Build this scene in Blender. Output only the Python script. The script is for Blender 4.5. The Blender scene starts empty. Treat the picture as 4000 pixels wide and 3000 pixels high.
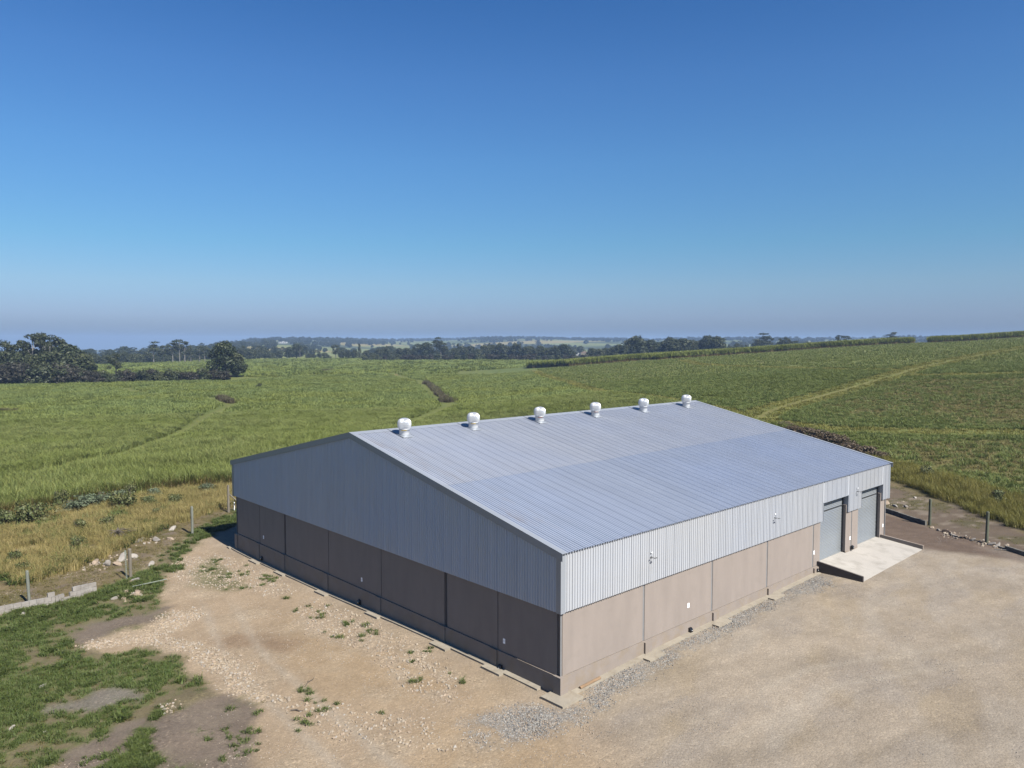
import bpy, math, random
import numpy as np
from mathutils import Vector, Matrix
R_ = math.radians
sc = bpy.context.scene
COL = sc.collection
# ---------------------------------------------------------------- camera
cam = bpy.data.cameras.new('camera'); camo = bpy.data.objects.new('camera', cam); COL.objects.link(camo)
sc.camera = camo
cam.sensor_width = 36; cam.lens = 2965.02/4000*36; cam.clip_start = .2; cam.clip_end = 20000
yaw, pit, rol = .7487, .0566, .0005
fw = Vector((math.sin(yaw)*math.cos(pit), math.cos(yaw)*math.cos(pit), -math.sin(pit)))
rt = Vector((math.cos(yaw), -math.sin(yaw), 0)); up = rt.cross(fw)
r2 = rt*math.cos(rol)+up*math.sin(rol); u2 = -rt*math.sin(rol)+up*math.cos(rol)
camo.matrix_world = Matrix(((r2.x,u2.x,-fw.x,-23.367),(r2.y,u2.y,-fw.y,-22.059),(r2.z,u2.z,-fw.z,15.471),(0,0,0,1)))
# ---------------------------------------------------------------- world, sun, exposure
SUN_EL, SUN_AZ = 45.0, 179.3           # clockwise from +Y
w = bpy.data.worlds.new('World'); sc.world = w; w.use_nodes = True
nt = w.node_tree; nt.nodes.clear()
wo = nt.nodes.new('ShaderNodeOutputWorld'); bg = nt.nodes.new('ShaderNodeBackground')
sky = nt.nodes.new('ShaderNodeTexSky'); sky.sky_type = 'NISHITA'; sky.sun_disc = False
sky.sun_elevation = R_(SUN_EL); sky.sun_rotation = R_(SUN_AZ)
sky.altitude = 0; sky.air_density = 1.0; sky.dust_density = .6; sky.ozone_density = 2.5
tc = nt.nodes.new('ShaderNodeTexCoord'); mx = nt.nodes.new('ShaderNodeVectorMath'); mx.operation = 'MAXIMUM'
mx.inputs[1].default_value = (-1,-1,.004)
nt.links.new(tc.outputs['Generated'], mx.inputs[0]); nt.links.new(mx.outputs[0], sky.inputs['Vector'])
hs = nt.nodes.new('ShaderNodeHueSaturation'); hs.inputs['Saturation'].default_value = 1.12; hs.inputs['Hue'].default_value = .506
nt.links.new(sky.outputs[0], hs.inputs['Color'])
sz = nt.nodes.new('ShaderNodeSeparateXYZ'); nt.links.new(tc.outputs['Generated'], sz.inputs[0])
cr = nt.nodes.new('ShaderNodeValToRGB'); el = cr.color_ramp.elements; el[0].position = .0; el[1].position = .40
SKYF = [(0,(.45,.57,.98)),(.0125,(.50,.63,1.06)),(.031,(.64,.77,1.25)),(.071,(.74,.94,1.22)),(.123,(.675,1.04,1.24)),(.224,(.712,1.144,1.398)),(.316,(.674,1.11,1.443)),(.40,(.523,1.0,1.384))]
while len(el) < len(SKYF): el.new(.2)
for e_, (z_, c_) in zip(el, SKYF): e_.position = z_; e_.color = (*[v*.46 for v in c_], 1)
nt.links.new(sz.outputs['Z'], cr.inputs[0])
ml = nt.nodes.new('ShaderNodeMix'); ml.data_type = 'RGBA'; ml.blend_type = 'MULTIPLY'; ml.inputs[0].default_value = 1
nt.links.new(hs.outputs[0], ml.inputs[6]); nt.links.new(cr.outputs[0], ml.inputs[7])
gn_ = nt.nodes.new('ShaderNodeVectorMath'); gn_.operation = 'SCALE'; gn_.inputs['Scale'].default_value = 1/.65; nt.links.new(ml.outputs[2], gn_.inputs[0])
nt.links.new(gn_.outputs[0], bg.inputs['Color']); bg.inputs['Strength'].default_value = .05
nt.links.new(bg.outputs[0], wo.inputs['Surface'])
sl = bpy.data.lights.new('sun', 'SUN'); sl.energy = 5.0; sl.angle = R_(.53); sl.color = (1,.95,.87)
so = bpy.data.objects.new('sun', sl); COL.objects.link(so)
sd = Vector((math.sin(R_(SUN_AZ))*math.cos(R_(SUN_EL)), math.cos(R_(SUN_AZ))*math.cos(R_(SUN_EL)), math.sin(R_(SUN_EL))))
so.rotation_euler = (-sd).to_track_quat('-Z','Y').to_euler(); so.location = (0,0,60)
vs = sc.view_settings; vs.view_transform = 'Standard'; vs.look = 'None'; vs.gamma = 1; vs.exposure = 1.3
sc.cycles.max_bounces = 6; sc.cycles.diffuse_bounces = 1; sc.cycles.glossy_bounces = 3
sc.cycles.transmission_bounces = 3; sc.cycles.volume_bounces = 1; sc.cycles.transparent_max_bounces = 6
# ---------------------------------------------------------------- helpers
def tag(o, label=None, cat=None, group=None, kind=None):
    if label: o['label'] = label
    if cat: o['category'] = cat
    if group: o['group'] = group
    if kind: o['kind'] = kind
    return o
def empty(name, loc, label, cat, group=None, rz=0):
    o = bpy.data.objects.new(name, None); COL.objects.link(o); o.location = loc; o.rotation_euler[2] = rz
    o.empty_display_size = .2
    return tag(o, label, cat, group)
class MB:
    def __init__(s): s.v = []; s.f = []
    def add(s, vs, fs):
        n = len(s.v); s.v += [tuple(v) for v in vs]; s.f += [tuple(i+n for i in f) for f in fs]; return s
    def box(s, x0, x1, y0, y1, z0, z1):
        return s.add([(x0,y0,z0),(x1,y0,z0),(x1,y1,z0),(x0,y1,z0),(x0,y0,z1),(x1,y0,z1),(x1,y1,z1),(x0,y1,z1)],
            [(0,3,2,1),(4,5,6,7),(0,1,5,4),(1,2,6,5),(2,3,7,6),(3,0,4,7)])
    def prism(s, poly, axis, a0, a1):
        # poly: 2D points in the plane perpendicular to axis ('x': (y,z), 'y': (x,z), 'z': (x,y))
        n = len(poly)
        def P(p, a): return {'x':(a,p[0],p[1]), 'y':(p[0],a,p[1]), 'z':(p[0],p[1],a)}[axis]
        vs = [P(p,a0) for p in poly]+[P(p,a1) for p in poly]
        return s.add(vs, [tuple(range(n))[::-1], tuple(range(n,2*n))]+[(i,(i+1)%n,n+(i+1)%n,n+i) for i in range(n)])
    def lathe(s, prof, n=24, c=(0,0,0)):
        m = len(prof); vs = []
        for i in range(n):
            a = 2*math.pi*i/n
            for r,z in prof: vs.append((c[0]+r*math.cos(a), c[1]+r*math.sin(a), c[2]+z))
        fs = [(i*m+j, ((i+1)%n)*m+j, ((i+1)%n)*m+j+1, i*m+j+1) for i in range(n) for j in range(m-1)]
        return s.add(vs, fs)
    def tube(s, pts, rad, n=7, cap=True):
        pts = [Vector(p) for p in pts]; rings = []
        for i,p in enumerate(pts):
            d = (pts[min(i+1,len(pts)-1)]-pts[max(i-1,0)]).normalized()
            a = d.cross(Vector((0,0,1)) if abs(d.z) < .9 else Vector((1,0,0))).normalized(); b = d.cross(a)
            r = rad[i] if hasattr(rad,'__len__') else rad
            rings.append([p+(a*math.cos(2*math.pi*k/n)+b*math.sin(2*math.pi*k/n))*r for k in range(n)])
        vs = [v for r in rings for v in r]; fs = []
        for i in range(len(pts)-1):
            for k in range(n): fs.append((i*n+k, i*n+(k+1)%n, (i+1)*n+(k+1)%n, (i+1)*n+k))
        if cap: fs += [tuple(range(n))[::-1], tuple((len(pts)-1)*n+k for k in range(n))]
        return s.add(vs, fs)
    def mesh(s, name, mat, smooth=False):
        me = bpy.data.meshes.new(name); me.from_pydata(s.v, [], s.f)
        if smooth: me.polygons.foreach_set('use_smooth', [True]*len(me.polygons))
        if mat: me.materials.append(mat)
        me.update(); return me
    def build(s, name, mat, parent=None, smooth=False, bevel=0, recalc=True):
        me = s.mesh(name, mat, smooth)
        if recalc:
            import bmesh
            bm = bmesh.new(); bm.from_mesh(me); bmesh.ops.recalc_face_normals(bm, faces=bm.faces); bm.to_mesh(me); bm.free()
        o = bpy.data.objects.new(name, me); COL.objects.link(o)
        if parent: o.parent = parent
        if bevel:
            m = o.modifiers.new('bevel','BEVEL'); m.width = bevel; m.segments = 2; m.limit_method = 'ANGLE'
        return o
# ---------------------------------------------------------------- materials
MATS = {}
def newmat(name):
    m = bpy.data.materials.new(name); m.use_nodes = True; MATS[name] = m
    return m, m.node_tree, m.node_tree.nodes['Principled BSDF']
def nd(nt, t, **k):
    n = nt.nodes.new(t)
    for a,b in k.items(): setattr(n, a, b)
    return n
def mixc(nt, a, b, f, mode='MIX'):
    n = nd(nt, 'ShaderNodeMix', data_type='RGBA', blend_type=mode)
    for i,v in ((0,f),(6,a),(7,b)):
        if isinstance(v, bpy.types.NodeSocket): nt.links.new(v, n.inputs[i])
        else: n.inputs[i].default_value = v if not isinstance(v, tuple) else (*v[:3],1)
    return n.outputs[2]
def mrange(nt, v, a, b, c, d):
    n = nd(nt, 'ShaderNodeMapRange'); nt.links.new(v, n.inputs[0])
    for i,x in enumerate((a,b,c,d)): n.inputs[i+1].default_value = x
    return n.outputs[0]
def noise(nt, vec, scale, detail=3, rough=.6):
    n = nd(nt, 'ShaderNodeTexNoise'); n.inputs['Scale'].default_value = scale; n.inputs['Detail'].default_value = detail
    n.inputs['Roughness'].default_value = rough
    if vec is not None: nt.links.new(vec, n.inputs['Vector'])
    return n.outputs['Fac']
def scalev(nt, vec, s):
    n = nd(nt, 'ShaderNodeVectorMath', operation='MULTIPLY'); nt.links.new(vec, n.inputs[0]); n.inputs[1].default_value = s
    return n.outputs[0]
KA = .34
def mat_simple(name, col, rough=.8, metal=0, nscale=3, namp=.12, bump=0, bscale=30, stretch=(1,1,1), spec=.5, fine=None):
    if not name.startswith('white_pl'): col = tuple(x*KA for x in col); fine = fine and (tuple(x*KA for x in fine[0]),)+tuple(fine[1:])
    m, nt, p = newmat(name)
    g = nd(nt, 'ShaderNodeNewGeometry').outputs['Position']
    v = scalev(nt, g, stretch)
    f = noise(nt, v, nscale, 5)
    c = mixc(nt, tuple(x*(1-namp) for x in col), tuple(min(1,x*(1+namp)) for x in col), mrange(nt, f, .3, .7, 0, 1))
    if fine: c = mixc(nt, c, fine[0], mrange(nt, noise(nt, g, fine[1], 4), fine[2], fine[3], 0, fine[4]))
    nt.links.new(c, p.inputs['Base Color'])
    p.inputs['Roughness'].default_value = rough; p.inputs['Metallic'].default_value = metal
    p.inputs['Specular IOR Level'].default_value = spec
    if bump:
        b = nd(nt, 'ShaderNodeBump'); b.inputs['Strength'].default_value = bump; b.inputs['Distance'].default_value = .02
        nt.links.new(noise(nt, g, bscale, 4), b.inputs['Height']); nt.links.new(b.outputs[0], p.inputs['Normal'])
    return m
mat_simple('plaster', (.50,.425,.375), .85, nscale=1.0, namp=.07, bump=.25, bscale=40, stretch=(1.6,1.6,.35), fine=((.40,.345,.30), 1.6, .52,.78,.4))
mat_simple('plinth_paint', (.485,.41,.355), .8, nscale=1.2, namp=.08, bump=.25, bscale=40, fine=((.46,.36,.25), 1.5, .46,.66,.6))
mat_simple('lamp_grey', (.22,.225,.235), .5, nscale=2, namp=.1)
mat_simple('steel_grey', (.40,.40,.41), .5, nscale=2, namp=.1)
mat_simple('ramp_paint', (.13,.105,.095), .8, nscale=1.5, namp=.12, bump=.2)
mat_simple('concrete', (.74,.69,.62), .85, nscale=.5, namp=.07, bump=.15, bscale=25, stretch=(1,.25,1), fine=((.5,.46,.4), 1.1, .48,.7,.7))
mat_simple('footing_concrete', (.58,.51,.40), .9, nscale=1.5, namp=.14, bump=.5, bscale=15, fine=((.42,.34,.24), 2.5, .5,.7,.6))
mat_simple('black_plastic', (.012,.012,.014), .3, nscale=8, namp=.1)
mat_simple('dark_void', (.03,.03,.035), .7)
mat_simple('white_plastic', (.85,.86,.88), .4, namp=.03)
mat_simple('mark_grey', (.55,.57,.6), .5, namp=.03)
mat_simple('yellow_mark', (.62,.42,.05), .5, namp=.1)
mat_simple('red_mark', (.35,.08,.04), .5, namp=.1)
mat_simple('post_wood', (.17,.185,.12), .9, nscale=6, namp=.35, bump=.6, bscale=20, stretch=(1,1,.15))
mat_simple('post_grey', (.30,.32,.27), .85, nscale=5, namp=.25, bump=.5, bscale=20, stretch=(1,1,.15))
mat_simple('old_wood', (.33,.29,.23), .9, nscale=6, namp=.3, bump=.6, bscale=20, stretch=(1,1,.15))
mat_simple('pale_metal', (.45,.5,.42), .6, nscale=5, namp=.2)
mat_simple('timber', (.42,.27,.15), .85, nscale=8, namp=.3, stretch=(.2,1,1))
mat_simple('bark', (.17,.14,.11), .95, nscale=3, namp=.35, bump=.6, bscale=6)
mat_simple('pale_bark', (.34,.32,.29), .9, nscale=2, namp=.25, bump=.4, bscale=5)
mat_simple('rock', (.42,.38,.34), .9, nscale=2.5, namp=.3, bump=.7, bscale=8, fine=((.22,.20,.17), 3, .5,.7,.8))
mat_simple('white_rock', (.60,.545,.48), .85, nscale=3, namp=.15, bump=.6, bscale=9)
mat_simple('orange_rock', (.58,.45,.33), .9, nscale=3, namp=.2, bump=.6, bscale=9)
mat_simple('house_white', (.85,.85,.84), .7, namp=.03)
mat_simple('house_cream', (.70,.64,.52), .8, namp=.05)
mat_simple('house_roof', (.22,.15,.11), .8, namp=.15)
mat_simple('window_dark', (.05,.06,.07), .25)
mat_simple('dirt_clod', (.16,.11,.08), .95, nscale=3, namp=.3, bump=.6, bscale=8)
# corrugated metals
def mat_metal(name, col, rough, metal, axis, tint=(.93,.97,1.05), amp=.05, stains=None):
    m, nt, p = newmat(name)
    g = nd(nt, 'ShaderNodeNewGeometry').outputs['Position']
    sx = nd(nt, 'ShaderNodeSeparateXYZ'); nt.links.new(g, sx.inputs[0])
    d = nd(nt, 'ShaderNodeMath', operation='DIVIDE'); nt.links.new(sx.outputs[axis], d.inputs[0]); d.inputs[1].default_value = .686
    fl = nd(nt, 'ShaderNodeMath', operation='FLOOR'); nt.links.new(d.outputs[0], fl.inputs[0])
    wn = nd(nt, 'ShaderNodeTexWhiteNoise', noise_dimensions='1D'); nt.links.new(fl.outputs[0], wn.inputs['W'])
    c = mixc(nt, tuple(x*(1-amp) for x in col), tuple(x*(1+amp) for x in col), wn.outputs[0])
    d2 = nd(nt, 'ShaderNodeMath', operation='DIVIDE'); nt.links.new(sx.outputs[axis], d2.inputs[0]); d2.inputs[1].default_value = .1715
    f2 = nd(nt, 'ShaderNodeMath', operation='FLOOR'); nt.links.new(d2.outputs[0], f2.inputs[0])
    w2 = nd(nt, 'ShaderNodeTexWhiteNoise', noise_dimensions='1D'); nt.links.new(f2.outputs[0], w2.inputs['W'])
    c = mixc(nt, c, tuple(x*(.9 if name.startswith('roof') else .95) for x in col), mrange(nt, w2.outputs[0], 0, 1, 0, .8))  # random tone per rib, reflection differences put into the colour
    c = mixc(nt, c, tuple(x*t for x,t in zip(col,tint)), mrange(nt, noise(nt, g, .12, 4), .35, .7, 0, .8))
    c = mixc(nt, c, tuple(x*.8 for x in col), mrange(nt, noise(nt, scalev(nt, g, (1.5,.25,.4) if axis==0 else (.25,1.5,.4)), 1.0, 5), .55, .8, 0, .45))
    if name.startswith('roof'):
        cc = nd(nt, 'ShaderNodeMath', operation='FRACT'); nt.links.new(d.outputs[0], cc.inputs[0])
        c = mixc(nt, c, tuple(x*.8 for x in col), mrange(nt, cc.outputs[0], .93, .95, 0, .6))
    if stains:
        f1 = mrange(nt, noise(nt, scalev(nt, g, (1.6,.28,1)), .7, 5), .52, .72, 0, 1)
        gr = nd(nt, 'ShaderNodeMath', operation='MULTIPLY'); nt.links.new(f1, gr.inputs[0])
        nt.links.new(mrange(nt, sx.outputs[0], .6, 3.4, .55, 0), gr.inputs[1])
        c = mixc(nt, c, stains, gr.outputs[0])
    nt.links.new(c, p.inputs['Base Color']); p.inputs['Metallic'].default_value = metal
    r = mrange(nt, noise(nt, g, .5, 4), .3, .7, rough-.05, rough+.07); nt.links.new(r, p.inputs['Roughness'])
    b = nd(nt, 'ShaderNodeBump'); b.inputs['Strength'].default_value = .12; b.inputs['Distance'].default_value = .02
    nt.links.new(noise(nt, g, 2.2, 3), b.inputs['Height']); nt.links.new(b.outputs[0], p.inputs['Normal'])
    return m
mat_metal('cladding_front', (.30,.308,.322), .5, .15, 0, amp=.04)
mat_metal('cladding_gable', (.35,.395,.455), .42, .25, 1, amp=.05)  # same metal as the front, its bluish shade tone put into the colour
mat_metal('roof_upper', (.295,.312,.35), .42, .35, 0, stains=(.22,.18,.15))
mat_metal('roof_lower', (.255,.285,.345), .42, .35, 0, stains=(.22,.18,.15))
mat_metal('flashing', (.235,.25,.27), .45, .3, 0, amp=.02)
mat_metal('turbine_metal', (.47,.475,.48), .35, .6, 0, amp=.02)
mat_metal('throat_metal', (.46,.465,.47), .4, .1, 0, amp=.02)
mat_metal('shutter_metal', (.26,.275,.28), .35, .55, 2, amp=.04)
def mat_leaf(name, cols, rough=.6, trans=.25, attr=True):
    kf = (.8,.8,.45) if name.startswith('cane') else (.72,.7,.48) if name[:3] in ('dry','ban','mow') else (.55,.55,.4) if name.startswith('grass') else (.5,.5,.46)
    if name == 'cane_leaf': kf = (.88,.9,.55)
    cols = [tuple(a*b*.76 for a,b in zip(c,kf)) for c in cols]
    m, nt, p = newmat(name)
    oi = nd(nt, 'ShaderNodeObjectInfo')
    g = nd(nt, 'ShaderNodeNewGeometry').outputs['Position']
    c = mixc(nt, cols[0], cols[1], oi.outputs['Random'])
    if attr:
        at = nd(nt, 'ShaderNodeAttribute', attribute_name='v')
        c = mixc(nt, c, cols[2], mrange(nt, at.outputs['Fac'], 0, 1, 0, 1))
    c = mixc(nt, c, cols[3], mrange(nt, noise(nt, g, .045, 3), .42, .68, 0, .75))
    nt.links.new(c, p.inputs['Base Color']); p.inputs['Roughness'].default_value = rough
    p.inputs['Specular IOR Level'].default_value = .3
    if trans:
        t = nd(nt, 'ShaderNodeBsdfTranslucent'); nt.links.new(c, t.inputs['Color'])
        ms = nd(nt, 'ShaderNodeMixShader'); ms.inputs[0].default_value = trans
        nt.links.new(p.outputs[0], ms.inputs[1]); nt.links.new(t.outputs[0], ms.inputs[2])
        nt.links.new(ms.outputs[0], nt.nodes['Material Output'].inputs['Surface'])
    return m
mat_leaf('cane_leaf', [(.125,.175,.07),(.16,.205,.085),(.23,.25,.11),(.195,.21,.05)])
mat_leaf('cane_leaf_near', [(.14,.195,.085),(.19,.24,.115),(.29,.28,.14),(.18,.22,.065)])
mat_leaf('cane_short', [(.105,.17,.055),(.14,.195,.065),(.27,.25,.13),(.145,.175,.045)])
mat_leaf('cane_tall', [(.15,.20,.05),(.21,.26,.075),(.30,.30,.13),(.17,.20,.05)])
mat_leaf('cane_stem', [(.17,.115,.06),(.26,.19,.10),(.08,.06,.04),(.15,.11,.06)], trans=0)
mat_leaf('dead_edge', [(.13,.088,.058),(.17,.12,.08),(.06,.045,.03),(.13,.11,.055)], trans=0)
mat_leaf('dry_leaf', [(.42,.33,.18),(.52,.41,.25),(.24,.25,.10),(.33,.31,.14)])
mat_leaf('bank_leaf', [(.26,.24,.06),(.34,.29,.09),(.12,.15,.04),(.19,.20,.045)])
mat_leaf('grass_leaf', [(.105,.185,.045),(.155,.235,.065),(.26,.26,.12),(.13,.175,.045)])
mat_leaf('band_leaf', [(.22,.24,.06),(.27,.28,.08),(.30,.25,.10),(.20,.22,.06)])
mat_leaf('mow_leaf', [(.26,.21,.10),(.19,.18,.07),(.13,.15,.05),(.24,.19,.10)])
mat_leaf('tree_dark', [(.036,.058,.022),(.055,.078,.028),(.14,.155,.065),(.055,.070,.03)], trans=.1)
mat_leaf('tree_green', [(.040,.065,.024),(.054,.078,.028),(.10,.12,.045),(.05,.07,.03)], trans=.12)
mat_leaf('shrub_green', [(.13,.17,.055),(.17,.21,.075),(.26,.26,.11),(.16,.18,.06)], trans=.15)
mat_leaf('tree_brown', [(.050,.043,.030),(.068,.056,.040),(.045,.048,.028),(.055,.048,.033)], trans=.05)
mat_leaf('shrub_grey', [(.24,.30,.20),(.30,.36,.25),(.16,.20,.11),(.22,.28,.17)])
mat_leaf('brush_brown', [(.16,.105,.07),(.21,.14,.10),(.24,.19,.12),(.15,.11,.06)], trans=0)
HAZE_D = 2.2e-4
# ---- terrain
CAM = (-23.367, -22.059, 15.471)
CP = [ # near survey points x, y, z
 (0,0,0),(0,8,0.0),(0,14,-.12),(0,20,-.3),(0,26,-.38),(0,34,-.38),(6,0,.2),(12,0,.3),(18,0,.36),(24,-.5,.44),(30,-5,.5),(36,-1,.62),
 (36,34,.6),(18,36,.0),(0,44,.1),(-10,34,.1),(-20,28,.2),(-30,22,.15),(-12,20,-.25),(-20,5,-.3),(-12,-5,-.1),(-23,-22,-.2),(0,-15,-.1),(-45,0,0),(-40,-40,0),
 (20,-18,.25),(42,-14,.55),(60,-20,1.2),(0,-60,0),(60,-60,1.5),
 (44,0,.75),(40,12,1.0),(50,-4,1.1),(60,0,2.0),(52,10,1.7),(46,25,1.6),(-10,60,.2),(20,60,.6),(-40,60,.1),(-60,30,0),
 (45,60,1.6),(80,80,2.8),(90,30,3.6),(100,0,4.4),(120,-40,6)]
def pol(az, d, z):
    a = math.radians(az); return (CAM[0]+d*math.sin(a), CAM[1]+d*math.cos(a), z)
for az, d, z in [
 (9,150,.2),(9,250,0),(9,480,0),(20,150,.3),(20,250,0.2),(20,480,.2),(20,650,-1),(30,150,.3),(30,280,.4),(30,500,.5),(30,700,0),
 (42.9,120,.9),(42.9,200,1.0),(42.9,330,1.2),(42.9,520,1.5),(42.9,800,-1),(36,400,.8),(36,650,.6),
 (47.4,341,4.05),(53.7,345,6.9),(61.6,362,10.1),(69.8,385,13.9),(73.6,392,15.0),(76.9,410,16.85),
 (49,530,1.5),(55,560,3),(62,600,6),(70,600,11),(77,600,14),(85,420,19),(100,400,20),(130,300,12),(180,300,0),(-90,300,0),(-30,300,0),(-10,400,0),
 (9,900,-6),(20,1050,-1),(30,1100,-4),(42,1100,-7),(55,1100,-4),(70,1000,2),(85,1000,8),
 (9,1600,-30),(18,1700,-14),(24,1500,5),(30,1600,0),(42,1700,-6),(55,1700,0),(70,1800,8),(85,1800,10),
 (9,3000,-45),(18,3000,-30),(24,2600,10),(30,2300,12),(36,2400,6),(42,2900,22),(50,2900,15),(60,3000,20),(72,3000,24),(85,3000,20),
 (9,6000,-60),(25,6000,-20),(42,6000,5),(60,6000,5),(85,6000,5),(-60,3000,-30),(180,3000,0),(120,3000,10)]:
    CP.append(pol(az, d, z))
CP = np.array(CP, float)
def _warp(x, y):
    dx = x-CAM[0]; dy = y-CAM[1]; r = np.sqrt(dx*dx+dy*dy)+1e-6
    k = np.log1p(r/40)/r
    return dx*k, dy*k
def _ker(r2): return np.where(r2 > 0, r2*np.log(r2+1e-12), 0)
_u, _v = _warp(CP[:,0], CP[:,1]); _n = len(CP)
_K = _ker((_u[:,None]-_u)**2+(_v[:,None]-_v)**2)+np.eye(_n)*2e-4
_P = np.c_[np.ones(_n), _u, _v]
_A = np.block([[_K,_P],[_P.T,np.zeros((3,3))]])
_W = np.linalg.solve(_A, np.r_[CP[:,2],0,0,0])
def _hash(i, j, s):
    h = (i.astype(np.int64)*374761393+j.astype(np.int64)*668265263+s*1274126177) & 0x7fffffff
    h = ((h ^ (h >> 13))*1274126177) & 0x7fffffff
    return ((h ^ (h >> 16)) & 0xffff)/65535.0
def vn(x, y, s=0):            # value noise 0..1
    i = np.floor(x); j = np.floor(y); fx = x-i; fy = y-j
    fx = fx*fx*(3-2*fx); fy = fy*fy*(3-2*fy)
    a = _hash(i,j,s); b = _hash(i+1,j,s); c = _hash(i,j+1,s); d = _hash(i+1,j+1,s)
    return (a*(1-fx)+b*fx)*(1-fy)+(c*(1-fx)+d*fx)*fy
def fbm(x, y, s=0, o=4):
    t = 0; w = 0; a = 1.0
    for k in range(o):
        t = t+a*vn(x*2**k+17.3*k, y*2**k-9.1*k, s+k); w += a; a *= .5
    return t/w
def T(x, y):
    x = np.asarray(x, float); y = np.asarray(y, float); sh = x.shape
    x = x.ravel(); y = y.ravel(); out = np.empty(len(x))
    for i in range(0, len(x), 20000):
        u, v = _warp(x[i:i+20000], y[i:i+20000])
        K = _ker((u[:,None]-_u)**2+(v[:,None]-_v)**2)
        out[i:i+20000] = K@_W[:_n]+_W[_n]+_W[_n+1]*u+_W[_n+2]*v
    r = np.hypot(x-10, y-10)
    am = np.clip((r-45)/60, 0, 1)
    out += am*.35*(fbm(x/30, y/30, 5, 3)-.5) + np.clip((r-500)/1500,0,1)*14*(fbm(x/420, y/420, 9, 3)-.5)
    # building pad: keep the floor area under the walls
    return out.reshape(sh)
# ---- plan polygons and lines of the site, in metres
HOME = [(-90,54),(-20,54.5),(-11.6,55.6),(-8.1,55.9),(-4.8,57.6),(-2.1,56.9),(2.4,57.5),(5.6,56.9),(11,54.8),(30,52),(45,48),(60,43),(76,34),(78,30),(73,23),(66,14),(63,10),(58.4,1.5),(54.9,-4.2),(49,-16),(45,-40),(45,-90),(-90,-90)]
YARD = [(-90,27),(-30,28),(-15.9,28.2),(-12.9,28.6),(-8.3,29.9),(-5.5,35),(-2.3,38.6),(3.1,43.5),(9,46),(36,40),(43.9,3.4),(41.8,-1),(40,-5.3),(38.4,-8.1),(34,-20),(30,-90),(-90,-90)]
RIGHT = [(63,10),(78,30),(87,45),(99,65),(104.7,76),(108.5,88),(124,109),(146,134),(175,173),(223,231),(228,209),(270,190),(360,150),(500,90),(500,-90),(49,-90),(54.9,-4.2)]
TRASH = [(102.9,37.7),(143.8,39.7),(150.9,18.4),(160,-10),(96.6,-5),(97.3,16),(93.8,31.5)]
TRASH2 = [(76.6,15.4),(83.9,2.6),(90,-20),(58,-20),(57,-5),(60.5,-1),(62,4.7),(66.4,10.9)]
BANK = [(64.5,13),(58.4,1.5),(54.9,-4.2),(50,-15),(42,-17),(45.5,-6.4),(49.8,-.1),(54.2,6.6),(58,12)]
BARE = [(56,12),(52.9,6.7),(49.5,-.3),(45.2,-6.5),(41,-16),(36,-16),(38.4,-8.1),(40,-5.3),(41.9,-.9),(43.9,3.3),(44,30),(52,30)]
DARKS = [(43.9,3.4),(42,20),(36.5,20),(36.4,.4),(35.3,-1.8),(35.3,-3.4),(36.6,-7.6),(36.5,-13),(37.5,-14),(38.4,-8.1),(40,-5.3),(41.9,-1)]
MOW = [(-60,29),(-15.7,28.8),(-10.6,29.5),(-8.3,29.9),(-5.2,35),(-2.3,38.8),(1.2,42.3),(4.6,44.7),(9,45.5),(9,47),(5.3,46.6),(-1.5,42.9),(-6.5,38.1),(-10.3,34.7),(-13,33.3),(-15.3,32.3),(-60,32)]
G1 = [(-16,28),(-11.1,28.8),(-8.6,30.2),(-7.0,32),(-5.3,35.2),(-2.3,38.6),(1.1,42.6),(5.1,45.5),(10,45.5),(10,40.5),(3.1,41),(.7,39.2),(-.9,37.8),(-3.6,34.3),(-5.5,30.8),(-6.7,29.7),(-8.1,26.1),(-9,22.8),(-10.7,21.5),(-12.3,21.5),(-13.4,21.6),(-13.6,20.6),(-12.7,19),(-11.1,18.6),(-10.1,16.5),(-10.7,14.5),(-10.5,11.7),(-9.8,9.2),(-10.7,9.1),(-12,9.8),(-13.2,10.2),(-13.5,9.5),(-14,10.2),(-15.1,10),(-16.3,9.3),(-17.3,9.6),(-20,8),(-50,8),(-50,27)]
G2 = [(-13.1,11),(-14.2,8.5),(-14.2,7.1),(-13.4,5.8),(-15.9,5.5),(-15.9,8.2),(-13.8,10.3)]
G3 = [(-2.2,32.7),(-3.8,31.6),(-4.9,29.7),(-5.5,27),(-4.8,25),(-2.8,24.2),(-2.4,27.1),(-2.7,29.2)]
S1 = [(-13.3,10.8),(-12.5,10.7),(-10.7,11),(-10,10.9),(-9.9,8.4),(-11.8,4.2),(-14,2),(-20,3),(-17.3,9.4),(-16.5,10.1),(-15.3,10.5),(-14.2,11.2)]
S2 = [(-13.5,23.1),(-12.3,23.9),(-9.4,23.5),(-8.3,24.1),(-9.8,22.2),(-11.7,22),(-13.6,21),(-13.9,22)]
S3 = [(-16.9,14.4),(-15.9,14.9),(-14.1,15),(-12.8,14.2),(-13.2,13),(-15.1,13),(-16.6,14)]
P1 = [(-13.7,21.1),(-12.4,21.3),(-11,22.4),(-8.9,23.1),(-7,23),(-7.1,21.6),(-9.4,19.7),(-10.7,19.4),(-11.9,19.9),(-13.5,20.2)]
P1b = [(-11.6,20.1),(-9.8,17.1),(-10,15.7),(-9.8,12.7),(-10,10.9),(-9.6,9),(-7.9,12.9),(-8.5,15.9),(-8.9,17.9),(-9.6,19.4)]
P2 = [(-13,11.2),(-12.6,11.7),(-11.5,11.6),(-10.8,11.4),(-10.9,11.1),(-11.9,11.1),(-12.7,10.9)]
P3 = [(-10.4,12.9),(-8.7,10.4),(-8.7,8.1),(-9.8,9.2),(-10.3,10.5)]
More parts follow.
